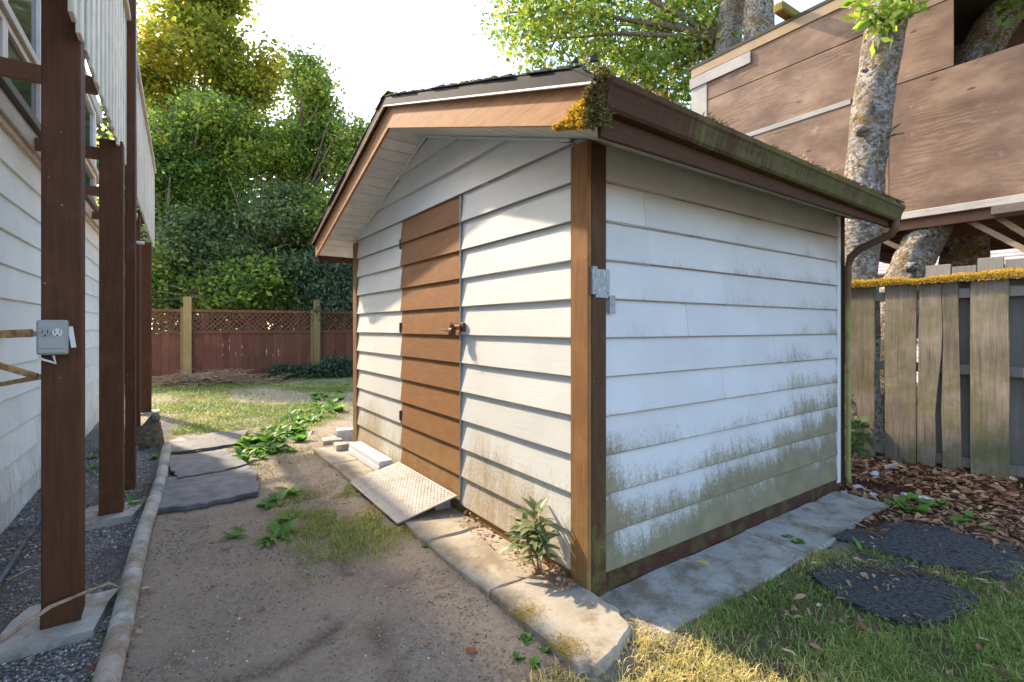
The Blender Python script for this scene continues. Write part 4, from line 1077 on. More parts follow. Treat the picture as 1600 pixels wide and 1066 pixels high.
MB().box(TX - .30, TX - .052, pa[1] - .5, pa[1], pa[2] - .05, pa[2] + .03, .006).build('ledge_block', 'brace_wood', fort)
MB().box(TX + 2.6, TX + 2.62, YR, YL, zb, zt, .002).build('rear_panel', 'plywood', fort)
MB().box(TX + .03, TX + 2.59, YL - .03, YL - .01, zb, zt - .2, .002).build('side_panel', 'plywood', fort)

# ------------------------------------------------------------------ neighbour's house beyond
nb = thing('neighbour_house', 'white house with a pinkish shingle roof seen beneath the tree fort', 'house', (14, 0, 0))
wb = box('wall', 'neigh_white', nb, 13.0, 20, -9, 4.2, 0, 2.75)
for k in range(13): MB().box(12.955, 12.998, -9, 4.2, .1 + k * .2, .1 + k * .2 + .18, .012).build('siding_board', 'neigh_white', wb)
MB().add([(12.4, -9.6, 2.72), (12.4, 4.8, 2.72), (16.5, 4.8, 4.9), (16.5, -9.6, 4.9), (20.6, -9.6, 2.72), (20.6, 4.8, 2.72)], [(0, 1, 2, 3), (3, 2, 5, 4), (0, 3, 4), (1, 5, 2)]).build('roof', 'neigh_roof', nb)
rfo = [o for o in nb.children if o.name.startswith('roof')][0]
for k in range(22):
    x = 12.38 + k * .19; z = 2.72 + (x - 12.4) * 2.18 / 4.1
    MB().add([(x, -9.6, z + .004), (x, 4.8, z + .004), (x, 4.8, z + .034), (x, -9.6, z + .034), (x + .2, 4.8, z + .112), (x + .2, -9.6, z + .112)], [(0, 1, 2, 3), (3, 2, 4, 5)]).build('shingle_course', 'neigh_roof', rfo)
wn2 = MB().box(12.90, 12.954, 1.1, 2.4, 1.1, 2.3, .01).build('window', 'trim_light', nb); box('pane', 'glass', wn2, 12.88, 12.899, 1.2, 2.3, 1.2, 2.2)

# ------------------------------------------------------------------ trees
def crown(name, blobs, n, size, mat, parent, cl_r=.38, per=26, v0=.5, fill=.75):
    """blobs: (centre, radii, weight); leaves gathered in clumps near each blob's shell"""
    wts = np.array([b[2] for b in blobs], float); wts /= wts.sum(); Cs = []; vs = []
    for (c, r, _), wt in zip(blobs, wts):
        m_ = max(4, int(n * wt / per)); u = rand_unit(m_)
        rad = rng.random(m_) ** (1 / 3.0); rad = rad * (1 - fill) + fill * np.clip(rng.normal(.82, .20, m_), .1, 1.14)
        cc = np.array(c) + u * np.array(r) * rad[:, None]
        k = np.repeat(np.arange(m_), per)
        off = rng.normal(0, 1, (m_ * per, 3)) * cl_r * np.array([1, 1, .55]) * (.6 + .8 * rng.random(m_))[k][:, None]
        Cs.append(cc[k] + off)
        tint = rng.normal(0, .28, m_); vs.append(np.clip(v0 + tint[k] + rng.normal(0, .12, m_ * per) , 0, 1))
    C = np.concatenate(Cs); v = np.concatenate(vs); m_ = len(C)
    s_ = size * (.45 + 1.0 * rng.random(m_))
    V, Fc, vv = cards(C, s_, s_ * .34, v, .5, .15)
    return mesh(name, V, Fc, mat, parent, False, vv)
def limbs(mb, base, tips, r0, seed):
    R = random.Random(seed)
    for tp in tips:
        a = Vector(base); b_ = Vector(tp); pts = []
        for k in range(6):
            t = k / 5; q = a.lerp(b_, t); q += Vector((R.uniform(-.1, .1), R.uniform(-.1, .1), R.uniform(-.08, .08) + .2 * math.sin(t * 3.14))) * (b_ - a).length * .12; pts.append(q)
        mb.tube(pts, [r0 * (1 - .85 * k / 5) + .004 for k in range(6)], 7, jit=.08)
def tree(name, label, group, d, blobs_px, n, size, mat, seed, v0=.5, cl_r=.38, trunk_px=None, tr=.16, fill=.75, dd=1.6, per=26, split=0):
    """blobs_px: (px, py, rx, ry, weight) at distance d"""
    blobs = []
    R = random.Random(seed)
    for (px, py, rx, ry, wt) in blobs_px:
        c = P(px, py, d + R.uniform(-.3, .3) * dd); k = d / F
        blobs.append((c, (rx * k, max(rx * k * .8, dd), ry * k), wt))
    if split:
        nb_ = []
        for (c, r, wt) in blobs:
            for k in range(split):
                u = rand_unit(1)[0] * (rng.random() ** .45) * .78
                f = rng.uniform(.30, .46); nb_.append((np.array(c) + u * np.array(r), tuple(np.array(r) * f * np.array([1, 1, .85])), wt))
        base_blobs, blobs = blobs, nb_
    else: base_blobs = blobs
    cx, cy = base_blobs[0][0][:2]
    if trunk_px is not None: q = P(trunk_px, 500, d); cx, cy = q[0], q[1]
    t = thing(name, label, 'tree', (cx, cy, 0), group)
    mb = MB(); top = max(b[0][2] + .3 * b[1][2] for b in blobs)
    pts = [(cx + R.uniform(-.1, .1), cy + R.uniform(-.1, .1), top * k / 6 - .05) for k in range(7)]
    mb.tube(pts, [tr * (1 - .8 * k / 6) for k in range(7)], 9, jit=.08)
    mb.build('trunk', 'bark_dark', t, True)
    lb = MB()
    for b in base_blobs:
        u = rand_unit(11)
        limbs(lb, (cx, cy, max(.8, b[0][2] - .8 * b[1][2])), [b[0] + np.array(b[1]) * q * 1.02 for q in u], tr * .36, seed)
    lb.build('limbs', 'bark_dark', t, True)
    crown('crown', blobs, n, size, mat, t, cl_r, per, v0, fill)
    return t
TG = 'trees beyond the lattice fence'
tree('maple_tree', 'tall yellow green tree rising highest beyond the lattice fence', TG, 20, [(330, 70, 95, 110, 3), (270, 150, 80, 90, 2), (400, 140, 55, 70, 1.5), (330, -40, 90, 60, 2)], 42000, .165, 'leaf_yellow', 1, .5, .34, 320, per=60, split=8)
tree('alder_tree', 'bright green tree with frayed crown leaning towards the shed roof', TG, 16.8, [(500, 170, 58, 80, 2), (450, 250, 80, 80, 2), (540, 250, 42, 80, 1.5), (520, 340, 60, 70, 1.5)], 52000, .115, 'leaf_mid', 2, .74, .26, 470, per=50, split=9)
tree('alder_tree', 'mid green tree beside the balcony end beyond the lattice fence', TG, 17, [(270, 230, 75, 90, 2), (360, 220, 85, 90, 2), (250, 330, 70, 90, 1.6), (330, 310, 85, 70, 1.5)], 58000, .12, 'leaf_mid', 3, .62, .28, 300, per=55, split=9)
tree('evergreen_tree', 'dark evergreen tree filling the middle above the lattice fence', TG, 16, [(420, 340, 85, 75, 2), (330, 390, 85, 75, 2), (480, 400, 70, 75, 2), (390, 440, 100, 50, 2)], 58000, .11, 'leaf_dark', 4, .7, .27, 400, per=55, split=9)
tree('evergreen_tree', 'dark evergreen bush behind the fence beside the deck posts', TG, 15.4, [(270, 420, 60, 75, 2), (235, 350, 45, 90, 1.5), (220, 440, 60, 60, 1)], 28000, .11, 'leaf_mid', 5, .55, .27, 265, per=55, split=9)
tree('ivy_bush', 'blue green bush spilling over the fence beside the shed', TG, 15.0, [(520, 440, 45, 55, 2), (560, 400, 45, 70, 1.5), (505, 470, 25, 40, 1)], 16000, .10, 'leaf_blue', 6, .55, .28, 530)
tree('alder_tree', 'leafy green low bush straddling the top of the lattice between its posts', TG, 14.9, [(400, 450, 45, 40, 2), (330, 455, 40, 35, 1), (245, 460, 30, 30, 1)], 11000, .13, 'leaf_mid', 12, .5, .28, 390)
TB = 'wood behind the fence trees'
for i, (px, py, rx, ry) in enumerate(((210, 330, 110, 190), (330, 350, 110, 190), (450, 380, 110, 160), (560, 420, 90, 130), (640, 450, 90, 110), (120, 330, 110, 190))):
    tree('forest_tree', 'dark tree in the wood behind the fence trees', TB, 24, [(px, py, rx, ry, 2), (px - 20, py + 90, rx, ry * .6, 1.2)], 9000, .30, 'leaf_dark', 20 + i, .45, .8, None, .25, .35, 2.6)

# trees behind the fort: two trunks and a light canopy over the shed roof
RG = 'trees around the tree fort'
t4 = thing('alder_tree', 'grey trunked tree whose canopy hangs over the shed roof', 'tree', tuple(P(1136, 500, 11.0)[:2]) + (0,), RG)
def bent_trunk(nm, par, pix, dist, rad, mat='bark', n=16, jit=.05):
    """trunk through pixels at given distances"""
    pts = [Vector(P(px, py, d_)) for (px, py), d_ in zip(pix, dist)]
    out = []; rr = []; m_ = 12
    for i in range(len(pts) - 1):
        p0 = pts[max(i - 1, 0)]; p3 = pts[min(i + 2, len(pts) - 1)]; p1, p2 = pts[i], pts[i + 1]
        for k in range(m_):
            t = k / m_
            out.append(0.5 * ((2 * p1) + (p2 - p0) * t + (2 * p0 - 5 * p1 + 4 * p2 - p3) * t * t + (3 * p1 - p0 - 3 * p2 + p3) * t ** 3)); rr.append(rad[i] * (1 - t) + rad[i + 1] * t)
    out.append(pts[-1]); rr.append(rad[-1])
    n = 28; mb = MB().tube(out, rr, n)
    sd_ = random.random() * 50
    for q in range(len(out)):
        for k in range(n):
            v_ = Vector(mb.V[q * n + k]); a = k / n * 6.28
            f = (float(fbm(np.array(math.cos(a) * 1.3 + sd_), np.array(out[q].z * 2.6 + math.sin(a) * 1.3), 3)) - .44) * .34 + random.uniform(-jit, jit) * .5
            mb.V[q * n + k] = tuple(out[q] + (v_ - out[q]) * (1 + f))
    return mb.build(nm, mat, par, True)
bent_trunk('trunk', t4, [(1128, 610), (1136, 300), (1138, 80), (1146, -60), (1120, -250)], [11] * 5, [.32, .29, .28, .26, .15])
cbl = []
for (px, py, rx, ry, wt) in ((960, 40, 115, 85, 3), (1060, 90, 75, 95, 2.4), (870, 60, 85, 60, 1.6), (1010, 140, 90, 60, 1.6), (820, 20, 60, 40, .8), (1100, 20, 80, 90, 2), (880, -60, 160, 60, 2)):
    c = P(px, py, 12.9 + random.uniform(-.8, .8)); k = 12.9 / F; cbl.append((c, (rx * k, 1.3, ry * k), wt))
lb = MB(); limbs(lb, P(1136, 60, 11.1), [cb[0] for cb in cbl], .085, 5)
for cb in cbl: limbs(lb, cb[0], [np.array(cb[0]) + np.array(cb[1]) * q * .9 for q in rand_unit(5)], .025, 6)
lb.build('limbs', 'bark_dark', t4, True)
crown('crown', cbl, 25000, .115, 'leaf_mid', t4, .22, 16, .68, .6)
t5 = thing('alder_tree', 'second grey trunk standing close beside the canopy tree above the fort', 'tree', tuple(P(1187, 500, 10.2)[:2]) + (0,), RG)
bent_trunk('trunk', t5, [(1196, 617), (1190, 300), (1187, 40), (1184, -120)], [10.2] * 4, [.34, .31, .29, .24])
crown('crown', [(P(1240, -150, 10), (1.6, 1.4, 1.2), 1)], 5000, .115, 'leaf_mid', t5, .25, 16, .6)
# the lichen trunk in front of the fort
t1 = thing('lichen_tree', 'pale lichen covered trunk growing between fence and plywood fort', 'tree', tuple(P(1340, 500, 5.35)[:2]) + (0,), RG)
bent_trunk('trunk', t1, [(1338, 735), (1341, 430), (1354, 250), (1368, 130), (1384, 40), (1402, -60), (1420, -220)], [5.35] * 7, [.24, .185, .19, .19, .19, .185, .15], n=22, jit=.035)
for px, py, r in ((1345, 205, .09), (1352, 110, .04), (1335, 330, .05)):
    q = P(px, py, 5.35 - .17); rock('burl', 'bark', t1, tuple(q), r, int(px))
cs = []; 
for (px, py) in ((1362, 25), (1385, 5), (1402, 25), (1425, 10), (1380, 45), (1345, 10), (1420, -10)):
    cs.append(P(px, py, 5.35 - .30))
k = np.repeat(np.arange(len(cs)), 22); C = np.array(cs)[k] + rng.normal(0, .06, (len(k), 3))
V, Fc, vv = cards(C, .11 + .05 * rng.random(len(k)), .028 + .015 * rng.random(len(k)), np.clip(rng.normal(.75, .15, len(k)), 0, 1), .6, .35)
mesh('sprout_leaves', V, Fc, 'leaf_mid', t1, False, vv)
lb = MB(); limbs(lb, P(1390, 40, 5.3), [tuple(c) for c in cs], .02, 9); lb.build('sprout_stems', 'bark_dark', t1, True)
lb = MB(); limbs(lb, P(1378, 215, 5.2), [tuple(P(1408, 192, 5.1)), tuple(P(1412, 208, 5.1))], .018, 10); lb.build('dead_twig', 'bark_dark', t1, True)
crown('crown', [(P(1430, -330, 5.6), (1.3, 1.3, .8), 1)], 3000, .11, 'leaf_mid', t1, .2, 14, .6)
t2 = thing('leaning_tree', 'leaning mossy trunk passing under the tree fort floor', 'tree', tuple(P(1370, 700, 5.75)[:2]) + (0,), RG)
bent_trunk('trunk', t2, [(1366, 720), (1380, 580), (1408, 460), (1434, 395), (1462, 345), (1480, 300)], [5.75] * 6, [.22, .20, .205, .19, .19, .18], n=20, jit=.04)
rock('burl', 'bark', t2, tuple(P(1425, 418, 5.6)), .10, 3)
t3 = thing('fort_tree', 'dark trunk rising through the open side of the plywood fort', 'tree', tuple(P(1500, 500, 6.3)[:2]) + (0,), RG)
bent_trunk('trunk', t3, [(1490, 690), (1505, 400), (1522, 130), (1545, 60), (1582, -10), (1620, -120)], [6.4] * 6, [.26, .24, .23, .22, .21, .18], n=18)
V, Fc, vv = cards(np.array(P(1585, 8, 5.6)) + rng.normal(0, .10, (36, 3)), .12 * np.ones(36), .04 * np.ones(36), np.clip(rng.normal(.7, .1, 36), 0, 1), .6, .3)
mesh('sprout_leaves', V, Fc, 'leaf_mid', t3, False, vv)

# ------------------------------------------------------------------ plants
def leaf_mesh(L, wd, bend, nseg=5, fold=.25, cup=.0, wave=0.0):
    V = []; 
    for i in range(nseg + 1):
        t = i / nseg; wv_ = wd * math.sin(math.pi * min(1, (.06 + t * .94)) ** .8) ** .8 if i < nseg else .0005
        a = bend * t; x = L * (math.sin(a) / bend if abs(bend) > 1e-3 else t); z = -L * ((1 - math.cos(a)) / bend if abs(bend) > 1e-3 else 0)
        wz = wave * math.sin(i * 2.3)
        V += [(x, -wv_, z + fold * wv_ + wz), (x, 0, z), (x, wv_, z + fold * wv_ - wz)]
    Fc = []
    for i in range(nseg): Fc += [(i * 3, i * 3 + 3, i * 3 + 4, i * 3 + 1), (i * 3 + 1, i * 3 + 4, i * 3 + 5, i * 3 + 2)]
    me = bpy.data.meshes.new('leaf'); me.from_pydata(V, [], Fc); me.update()
    at_ = me.attributes.new('v', 'FLOAT', 'POINT'); at_.data.foreach_set('value', np.full(len(V), random.uniform(.3, .9), dtype=np.float32))
    me.polygons.foreach_set('use_smooth', np.ones(len(me.polygons), dtype=bool))
    return me
def place_leaf(me, parent, p, az, el, s=1.0, roll=0.0):
    o = bpy.data.objects.new('leaf', me); COL.objects.link(o)
    m = Matrix.Translation(p) @ Matrix.Rotation(az, 4, 'Z') @ Matrix.Rotation(-el, 4, 'Y') @ Matrix.Rotation(roll, 4, 'X') @ Matrix.Scale(s, 4)
    o.parent = parent; o.matrix_parent_inverse = WM[parent.name].inverted(); o.matrix_basis = m
    return o
wl = [leaf_mesh(1, .17, b_, 5, .35) for b_ in (.5, .9, 1.3, .7)]
rl = [leaf_mesh(1, .135, b_, 6, .2, wave=.004) for b_ in (.35, .6, .9)]
rd = [leaf_mesh(1, .40, b_, 4, .2) for b_ in (.3, .6)]
for me in wl: me.materials.append(M['weed'])
for me in rl: me.materials.append(M['rhodo'])
for me in rd: me.materials.append(M['weed'])
def weed(x, y, s, n, label, group, meshes=wl, up=.75, name='broadleaf_weed', z=None):
    z = float(gz(x, y)) if z is None else z
    t = thing(name, label, 'weed', (x, y, z - .005), group)
    for i in range(n):
        place_leaf(random.choice(meshes), t, (x + random.uniform(-.02, .02) * s * 4, y + random.uniform(-.02, .02) * s * 4, z - .004), random.uniform(0, 6.28), random.uniform(up * .4, up * 1.3), s * random.uniform(.6, 1.15), random.uniform(-.3, .3))
    return t
# leathery seedling at the shed corner
q = G(856, 884, .10); sx_, sy_ = -.085, float(q[1])
pl = thing('laurel_seedling', 'young leathery leaved shrub growing between paver and shed corner', 'plant', (sx_, sy_, .07))
sd2 = [((sx_, sy_, .07), (sx_ - .02, sy_ + .01, .26), (sx_ - .03, sy_ - .01, .44)), ((sx_, sy_ - .02, .07), (sx_ - .04, sy_ - .06, .19), (sx_ - .05, sy_ - .08, .33)), ((sx_, sy_ + .02, .07), (sx_ - .03, sy_ + .06, .20), (sx_ - .04, sy_ + .09, .34))]
stm = MB()
for p3 in sd2: stm.tube(p3, [.007, .006, .004], 6)
stm.build('stem', 'twig', pl, True)
for (p3, n) in zip(sd2, (30, 18, 18)):
    a_, b2, c_ = map(Vector, p3)
    for i in range(n):
        t = .35 + .65 * (i / n); p = b2.lerp(c_, (t - .35) / .65) if t > .35 else a_
        az = i * 2.4 + random.uniform(-.3, .3)
        place_leaf(random.choice(rl), pl, p, az, random.uniform(-.25, .45) + 1.1 * (t - .45), random.uniform(.12, .18) * (1.05 - .3 * (t - .35)), random.uniform(-.5, .5))
# weeds near the mats and ramp
WG = 'broadleaf weeds along the dirt path'
WPX = [(437, 836, .17, 11), (447, 812, .15, 10), (362, 838, .12, 9), (436, 780, .19, 13), (455, 770, .16, 12), (416, 788, .13, 9), (425, 845, .12, 9), (372, 828, .09, 7)]
for px, py, s, n in WPX:
    x, y = G(px, py, .01); weed(x, y, s, n, 'small green broadleaf weed on the bare dirt past the ramp', WG)
WG2 = 'weed clumps between the mats and the shed'
for k in range(95):
    u = random.random()
    px = 378 + 160 * u + random.gauss(0, 8); py = 705 - 92 * u ** 1.15 + random.gauss(0, 11)
    if py < 596: continue
    x, y = G(px, py, .02)
    if x > -.02 and y < 4.1: continue
    weed(x, y, random.uniform(.10, .19), random.randint(11, 15), 'lush green broadleaf weed in the clump between mats and shed', WG2, rd if k % 4 == 0 else wl, up=.85)
x, y = G(210, 790, .0); weed(x, y, .24, 7, 'bright green long leaved weed beside the pipe and second post', None, up=1.0)
x, y = G(196, 800, .0); weed(x, y, .15, 7, 'yellowing weed at the foot of the second deck post', None, up=.9)
for k, (px, py) in enumerate(((140, 735), (150, 715), (230, 700), (245, 715))):
    x, y = G(px, py, 0); weed(x, y, .13, 8, 'small weed sprouting in the gravel between deck posts', 'weeds in the gravel')
# round leaved weeds on the right
for px, py in ((1405, 790), (1425, 782), (1450, 790), (1470, 788), (1392, 782), (1415, 798), (1440, 800)):
    x, y = G(px, py, .06); weed(x, y, .075, 16, 'round leaved green weed crowding the white slab fragment', 'round weeds by the white slab', rd, .8, z=float(gz(x, y)) + .03)
for px, py in ((1500, 815), (1545, 828), (1515, 808)):
    x, y = G(px, py, .05); weed(x, y, .06, 10, 'small round leaved weed in the bark litter by the fence', 'round weeds in the litter', rd, .7, z=float(gz(x, y)) + .025)
for px, py, s in ((1245, 845, .06), (1232, 838, .045)):
    x, y = G(px, py, .035); weed(x, y, s, 11, 'green weed rooted at the paver edge below the shed side', 'weeds at the paver edge', rd, .5, z=.03)
x, y = G(1345, 855, .04); weed(x, y, .12, 5, 'upright weed growing between the two black mats', None, wl, 1.1)
for px, py in ((810, 1030), (822, 1010), (850, 1025), (868, 1015), (835, 1045)):
    x, y = G(px, py, .02); weed(x, y, .04, 14, 'clover like weed at the outer foot of the corner paver', 'weeds at the corner paver', rd, .8)
for px, py in ((655, 835), (672, 845), (668, 858)):
    x, y = G(px, py, .03); weed(x, y, .04, 12, 'small round weed beside the ramp plate and paver', 'weeds at the ramp', rd, .6)
x, y = G(828, 990, .05); weed(x, y, .09, 9, 'tiny leafy sprout against the side of the corner paver', None, rl, 1.2, 'leafy_sprout', z=.0)
# ivy at the foot of the right fence
iv = thing('ivy_plant', 'dark ivy climbing at the fence foot beside the shed downspout', 'plant', (FX - .1, float(onX(1340, FX)), .05))
dkl = leaf_mesh(1, .45, .5, 4, .2); dkl.materials.append(M['leaf_dark'])
for i in range(46):
    yq = float(onX(1327 + 26 * random.random(), FX - .06)); zq = .05 + .45 * random.random() ** 1.3
    place_leaf(dkl, iv, (FX - .035 - random.random() * .07, yq, zq), random.uniform(2.2, 4.1), random.uniform(-.6, .3), random.uniform(.06, .11), random.uniform(-.5, .5))
MB().tube([(FX - .03, float(onX(1340, FX)), .0), (FX - .03, float(onX(1336, FX)), .25), (FX - .03, float(onX(1340, FX)), .5)], .006, 5).build('stem', 'twig', iv, True)
# shrubs at the lattice fence
for i, (px, py, s) in enumerate(((445, 588, .42), (480, 585, .36), (515, 586, .55), (540, 583, .6))):
    x, y = G(px, 596, .0); q_ = at(0); 
    sNear = ((np.array([x, y]) - A) @ D); bx_, by_ = at(sNear) - NR * (.35 + .1 * s)
    t = thing('fence_shrub', ['low dark shrub beside the brushwood heap at the lattice fence', 'smallest dark shrub before the lattice fence boards', 'bushy blue green shrub in front of a lattice fence post', 'tallest blue green fence shrub, showing beside the shed corner'][i], 'shrub', (bx_, by_, 0), 'shrubs at the lattice fence')
    crown('foliage', [((bx_, by_, s * .5), (s * .7, s * .5, s * .5), 1)], 1300, .075, 'leaf_blue', t, .09, 12, .6)
    lb = MB(); limbs(lb, (bx_, by_, -.02), [(bx_ + random.uniform(-.3, .3), by_, s * .8) for _ in range(5)], .012, i); lb.build('stems', 'bark_dark', t, True)

# ------------------------------------------------------------------ stones and fragments by the fence
for i, (px, py, r, lb_) in enumerate(((1318, 762, .050, 'rounded white pebble touching the shed paver end'), (1340, 753, .052, 'pale pebble between two other stones by the downspout'), (1364, 763, .040, 'blue grey pebble on the bark litter near the paver'), (1367, 743, .045, 'dusky blue pebble nearest the fence ivy'))):
    x, y = G(px, py, .06); z = float(gz(x, y)) + r * .35
    tag(rock('pebble', 'stone', None, (x, y, z), r, i + 5, .7), lb_, 'stone', 'pebbles by the downspout')
q = G(1440, 778, .07); zf = float(gz(*q))
slab('slab_fragment', [tuple(q + np.array(v_)) for v_ in ((-.02, .12), (.05, .15), (.08, -.13), (.0, -.14))], zf - .01, zf + .035, 'stone', 'white slab fragment half hidden by round leaved weeds', 'stone', n=3, j=.008)
x, y = G(1382, 738, .06)
tag(MB().beam((x, y, .10), (x + .02, y - .10, .16), .05, .03, .008).build('wood_scrap', 'grey_wood'), 'grey scrap of wood poking from the litter by the fence', 'wood scrap')

# ------------------------------------------------------------------ loose leaves that stand out
def single_leaf(x, y, z, s, mat, label, rz=0.0, group=None):
    me = leaf_mesh(s, s * .24, .5, 4, .3); V = np.array([tuple(v.co) for v in me.vertices]); V[:, 2] += .012
    bpy.data.meshes.remove(me)
    c, s2 = math.cos(rz), math.sin(rz); V2 = np.stack([V[:, 0] * c - V[:, 1] * s2 + x, V[:, 0] * s2 + V[:, 1] * c + y, V[:, 2] + z], 1)
    Fc = []
    for i in range(4): Fc += [(i * 3, i * 3 + 3, i * 3 + 4, i * 3 + 1), (i * 3 + 1, i * 3 + 4, i * 3 + 5, i * 3 + 2)]
    o = mesh('fallen_leaf', V2, Fc, mat, None, True, np.full(len(V2), .5))
    return tag(o, label, 'leaf', group)
x, y = G(1090, 880, .045); single_leaf(x, y, .042, .075, 'yellow_leaf', 'single yellow leaf lying on grey concrete paver', -.9)
x, y = G(1330, 862, .05)
x, y = G(728, 1020, .01); single_leaf(x, y, float(gz(x, y)), .06, 'red_leaf', 'red fallen leaf on the bare dirt near corner paver', -.5)
x, y = G(665, 1012, .01); single_leaf(x, y, float(gz(x, y)), .05, 'litter', 'pale brown fallen leaf on the bare dirt', 1.0)
x, y = G(1262, 656 + 140, .04); single_leaf(x, y, .042, .07, 'yellow_leaf', 'small straw yellow leaf on the paver nearest the pebbles', .3)

# ------------------------------------------------------------------ grass, gravel, litter: what nobody could count
def scatter(n, x0, x1, y0, y1):
    return x0 + rng.random(n) * (x1 - x0), y0 + rng.random(n) * (y1 - y0)
def on_paver(x, y): return ((x > -.42) & (x < 2.95) & (y > -.42) & (y < .05)) | ((x > -.42) & (x < .05) & (y > -.42) & (y < 4.0)) | ((x > 0) & (x < 3.2) & (y > 0) & (y < 4))
matpolys = [[tuple(G(px, py, .055)) for px, py in pts_] for pts_ in (
    [(1322, 840), (1375, 812), (1440, 814), (1545, 842), (1640, 872), (1640, 880), (1560, 885), (1480, 874), (1400, 857)],
    [(1292, 893), (1338, 876), (1415, 890), (1503, 930), (1495, 942), (1440, 958), (1375, 940), (1318, 915)])]
# near lawn on the right
x, y = scatter(190000, -.9, 4.1, -3.0, -.25)
lr, mu, gr, lf = zones(x, y)
nn_ = fbm(x * 3 + 4, y * 3, 3)
cut = ((x > -.06) & (x < .05) & (y < -.25)) | ((x > -.2) & (x <= -.06) & (y < -.335 - .5 * (-.06 - x)))
keep = (rng.random(len(x)) < np.maximum(lr, .8 * cut) * (.30 + .9 * sstep(.36, .52, nn_))) & (~on_paver(x, y) | cut)
for mp in matpolys: keep &= ~inpoly(x, y, mp)
x, y = x[keep], y[keep]; nn_ = nn_[keep]; m_ = len(x)
dry = sstep(.46, .60, fbm(x * 2.2 + 50, y * 2.2, 3)) * .30 + .50 * sstep(.65, .15, x + .35 * (y + .9)) * sstep(-1.9, -.9, y)
v = np.clip(rng.normal(.32, .20, m_) + dry, 0, 1)
Vg, Fg, vg = blades(np.stack([x, y, gz(x, y) - .004], 1), (.025 + .05 * rng.random(m_)) * (.7 + .6 * nn_), .0013 + .0014 * rng.random(m_), .3 + 1.1 * rng.random(m_), v)
tag(mesh('lawn_grass', Vg, Fg, 'grass', None, False, vg), 'patchy green and straw coloured grass beside the black mats', 'grass', None, 'stuff')
# left: patch by the ramp, weeds' turf and the far lawn
xs_, ys_, hs_, ws_ = [], [], [], []
for (n, bx_, hm, wm) in ((26000, (-1.25, -.35, .9, 3.2), .055, .0020), (26000, (-1.9, 1.0, 3.2, 7.0), .07, .003), (80000, (-2.2, 3.2, 5.6, 12.9), .075, .0045)):
    x, y = scatter(n, *bx_); lr, mu, gr, lf = zones(x, y)
    k = (rng.random(n) < lf * (.35 + .8 * fbm(x * 3, y * 3, 2))) & ~on_paver(x, y) & ~((x > -1.95) & (x < -1.1) & (y > 2.2) & (y < 4.9))
    xs_.append(x[k]); ys_.append(y[k]); hs_.append(np.full(k.sum(), hm)); ws_.append(np.full(k.sum(), wm))
x, y, hh_, ww = map(np.concatenate, (xs_, ys_, hs_, ws_)); m_ = len(x)
v = np.clip(rng.normal(.22, .15, m_) + .30 * sstep(.47, .62, fbm(x * 1.6 + 20, y * 1.6, 3)) + .22 * ((y < 3.2) & (x > -1.3)), 0, 1)
Vg, Fg, vg = blades(np.stack([x, y, gz(x, y) - .004], 1), hh_ * (.4 + .8 * rng.random(m_)), ww * (.6 + .7 * rng.random(m_)), .3 + 1.1 * rng.random(m_), v)
tag(mesh('lawn_grass', Vg, Fg, 'grass', None, False, vg), 'sparse grass on the dirt towards the lattice fence', 'grass', None, 'stuff')
# straw and dead stems lying about
# gravel
oct_v = np.array([(1, 0, 0), (-1, 0, 0), (0, 1, 0), (0, -1, 0), (0, 0, 1), (0, 0, -1.0)])
oct_f = np.array([(0, 2, 4), (2, 1, 4), (1, 3, 4), (3, 0, 4), (2, 0, 5), (1, 2, 5), (3, 1, 5), (0, 3, 5)])
def stones(x, y, r, mat, name, label, cat, lift=.25, flat=.6, v=None):
    n = len(x); a = rng.random(n) * 6.28
    S = (oct_v[None] * (1 + .35 * rng.normal(size=(n, 6, 1)).clip(-1, 1))) * r[:, None, None] * np.array([1, .8, flat])
    R = np.stack([np.cos(a), -np.sin(a), np.sin(a), np.cos(a)], 1).reshape(n, 2, 2)
    S[:, :, :2] = np.einsum('nij,nkj->nki', R, S[:, :, :2])
    S += np.stack([x, y, gz(x, y) + r * lift], 1)[:, None]
    Fc = (np.arange(n)[:, None, None] * 6 + oct_f[None]).reshape(-1, 3)
    return tag(mesh(name, S.reshape(-1, 3), Fc, mat, None, False, np.repeat(v, 6) if v is not None else None), label, cat, None, 'stuff')
M['gravel_v'] = None
def mk_gv(name, stops, rough=.85):
    b = NB(name); return b.done(b.mix(b.mr(b.noise(b.pos(), 150, 3), .35, .65, 0, .4), b.ramp(b.attr('v'), stops), (0.06, 0.06, 0.06)), rough, spec=.25)
M['gravel_v'] = mk_gv('gravel chips', [(0, (0.10, 0.09, 0.08)), (.5, (0.29, 0.27, 0.24)), (.85, (0.46, 0.43, 0.39)), (1, (0.68, 0.64, 0.58))])
M['clod_v'] = mk_gv('dirt clods', [(0, (0.14, 0.105, 0.075)), (.5, (0.31, 0.245, 0.18)), (.9, (0.44, 0.36, 0.28)), (1, (0.62, 0.57, 0.5))])
x, y = scatter(26000, -2.72, -1.9, -.6, 6.0); k = (x < pipe_x(y) - .03) & (rng.random(len(x)) < .25 + .9 * sstep(.34, .5, fbm(x * 2 + 7, y * 2, 3)) * sstep(-2.75, -2.5, x + .1)); x, y = x[k], y[k]
stones(x, y, .004 + .010 * rng.random(len(x)) ** 2, 'gravel_v', 'gravel', 'grey blue gravel strip along the house wall', 'gravel', v=np.clip(rng.normal(.5, .25, len(x)), 0, 1))
x, y = scatter(60000, -1.95, -.4, -1.4, 4.0); k = rng.random(len(x)) < .16 + .9 * sstep(.42, .58, fbm(x * 3 + 2, y * 3, 3)); x, y = x[k], y[k]
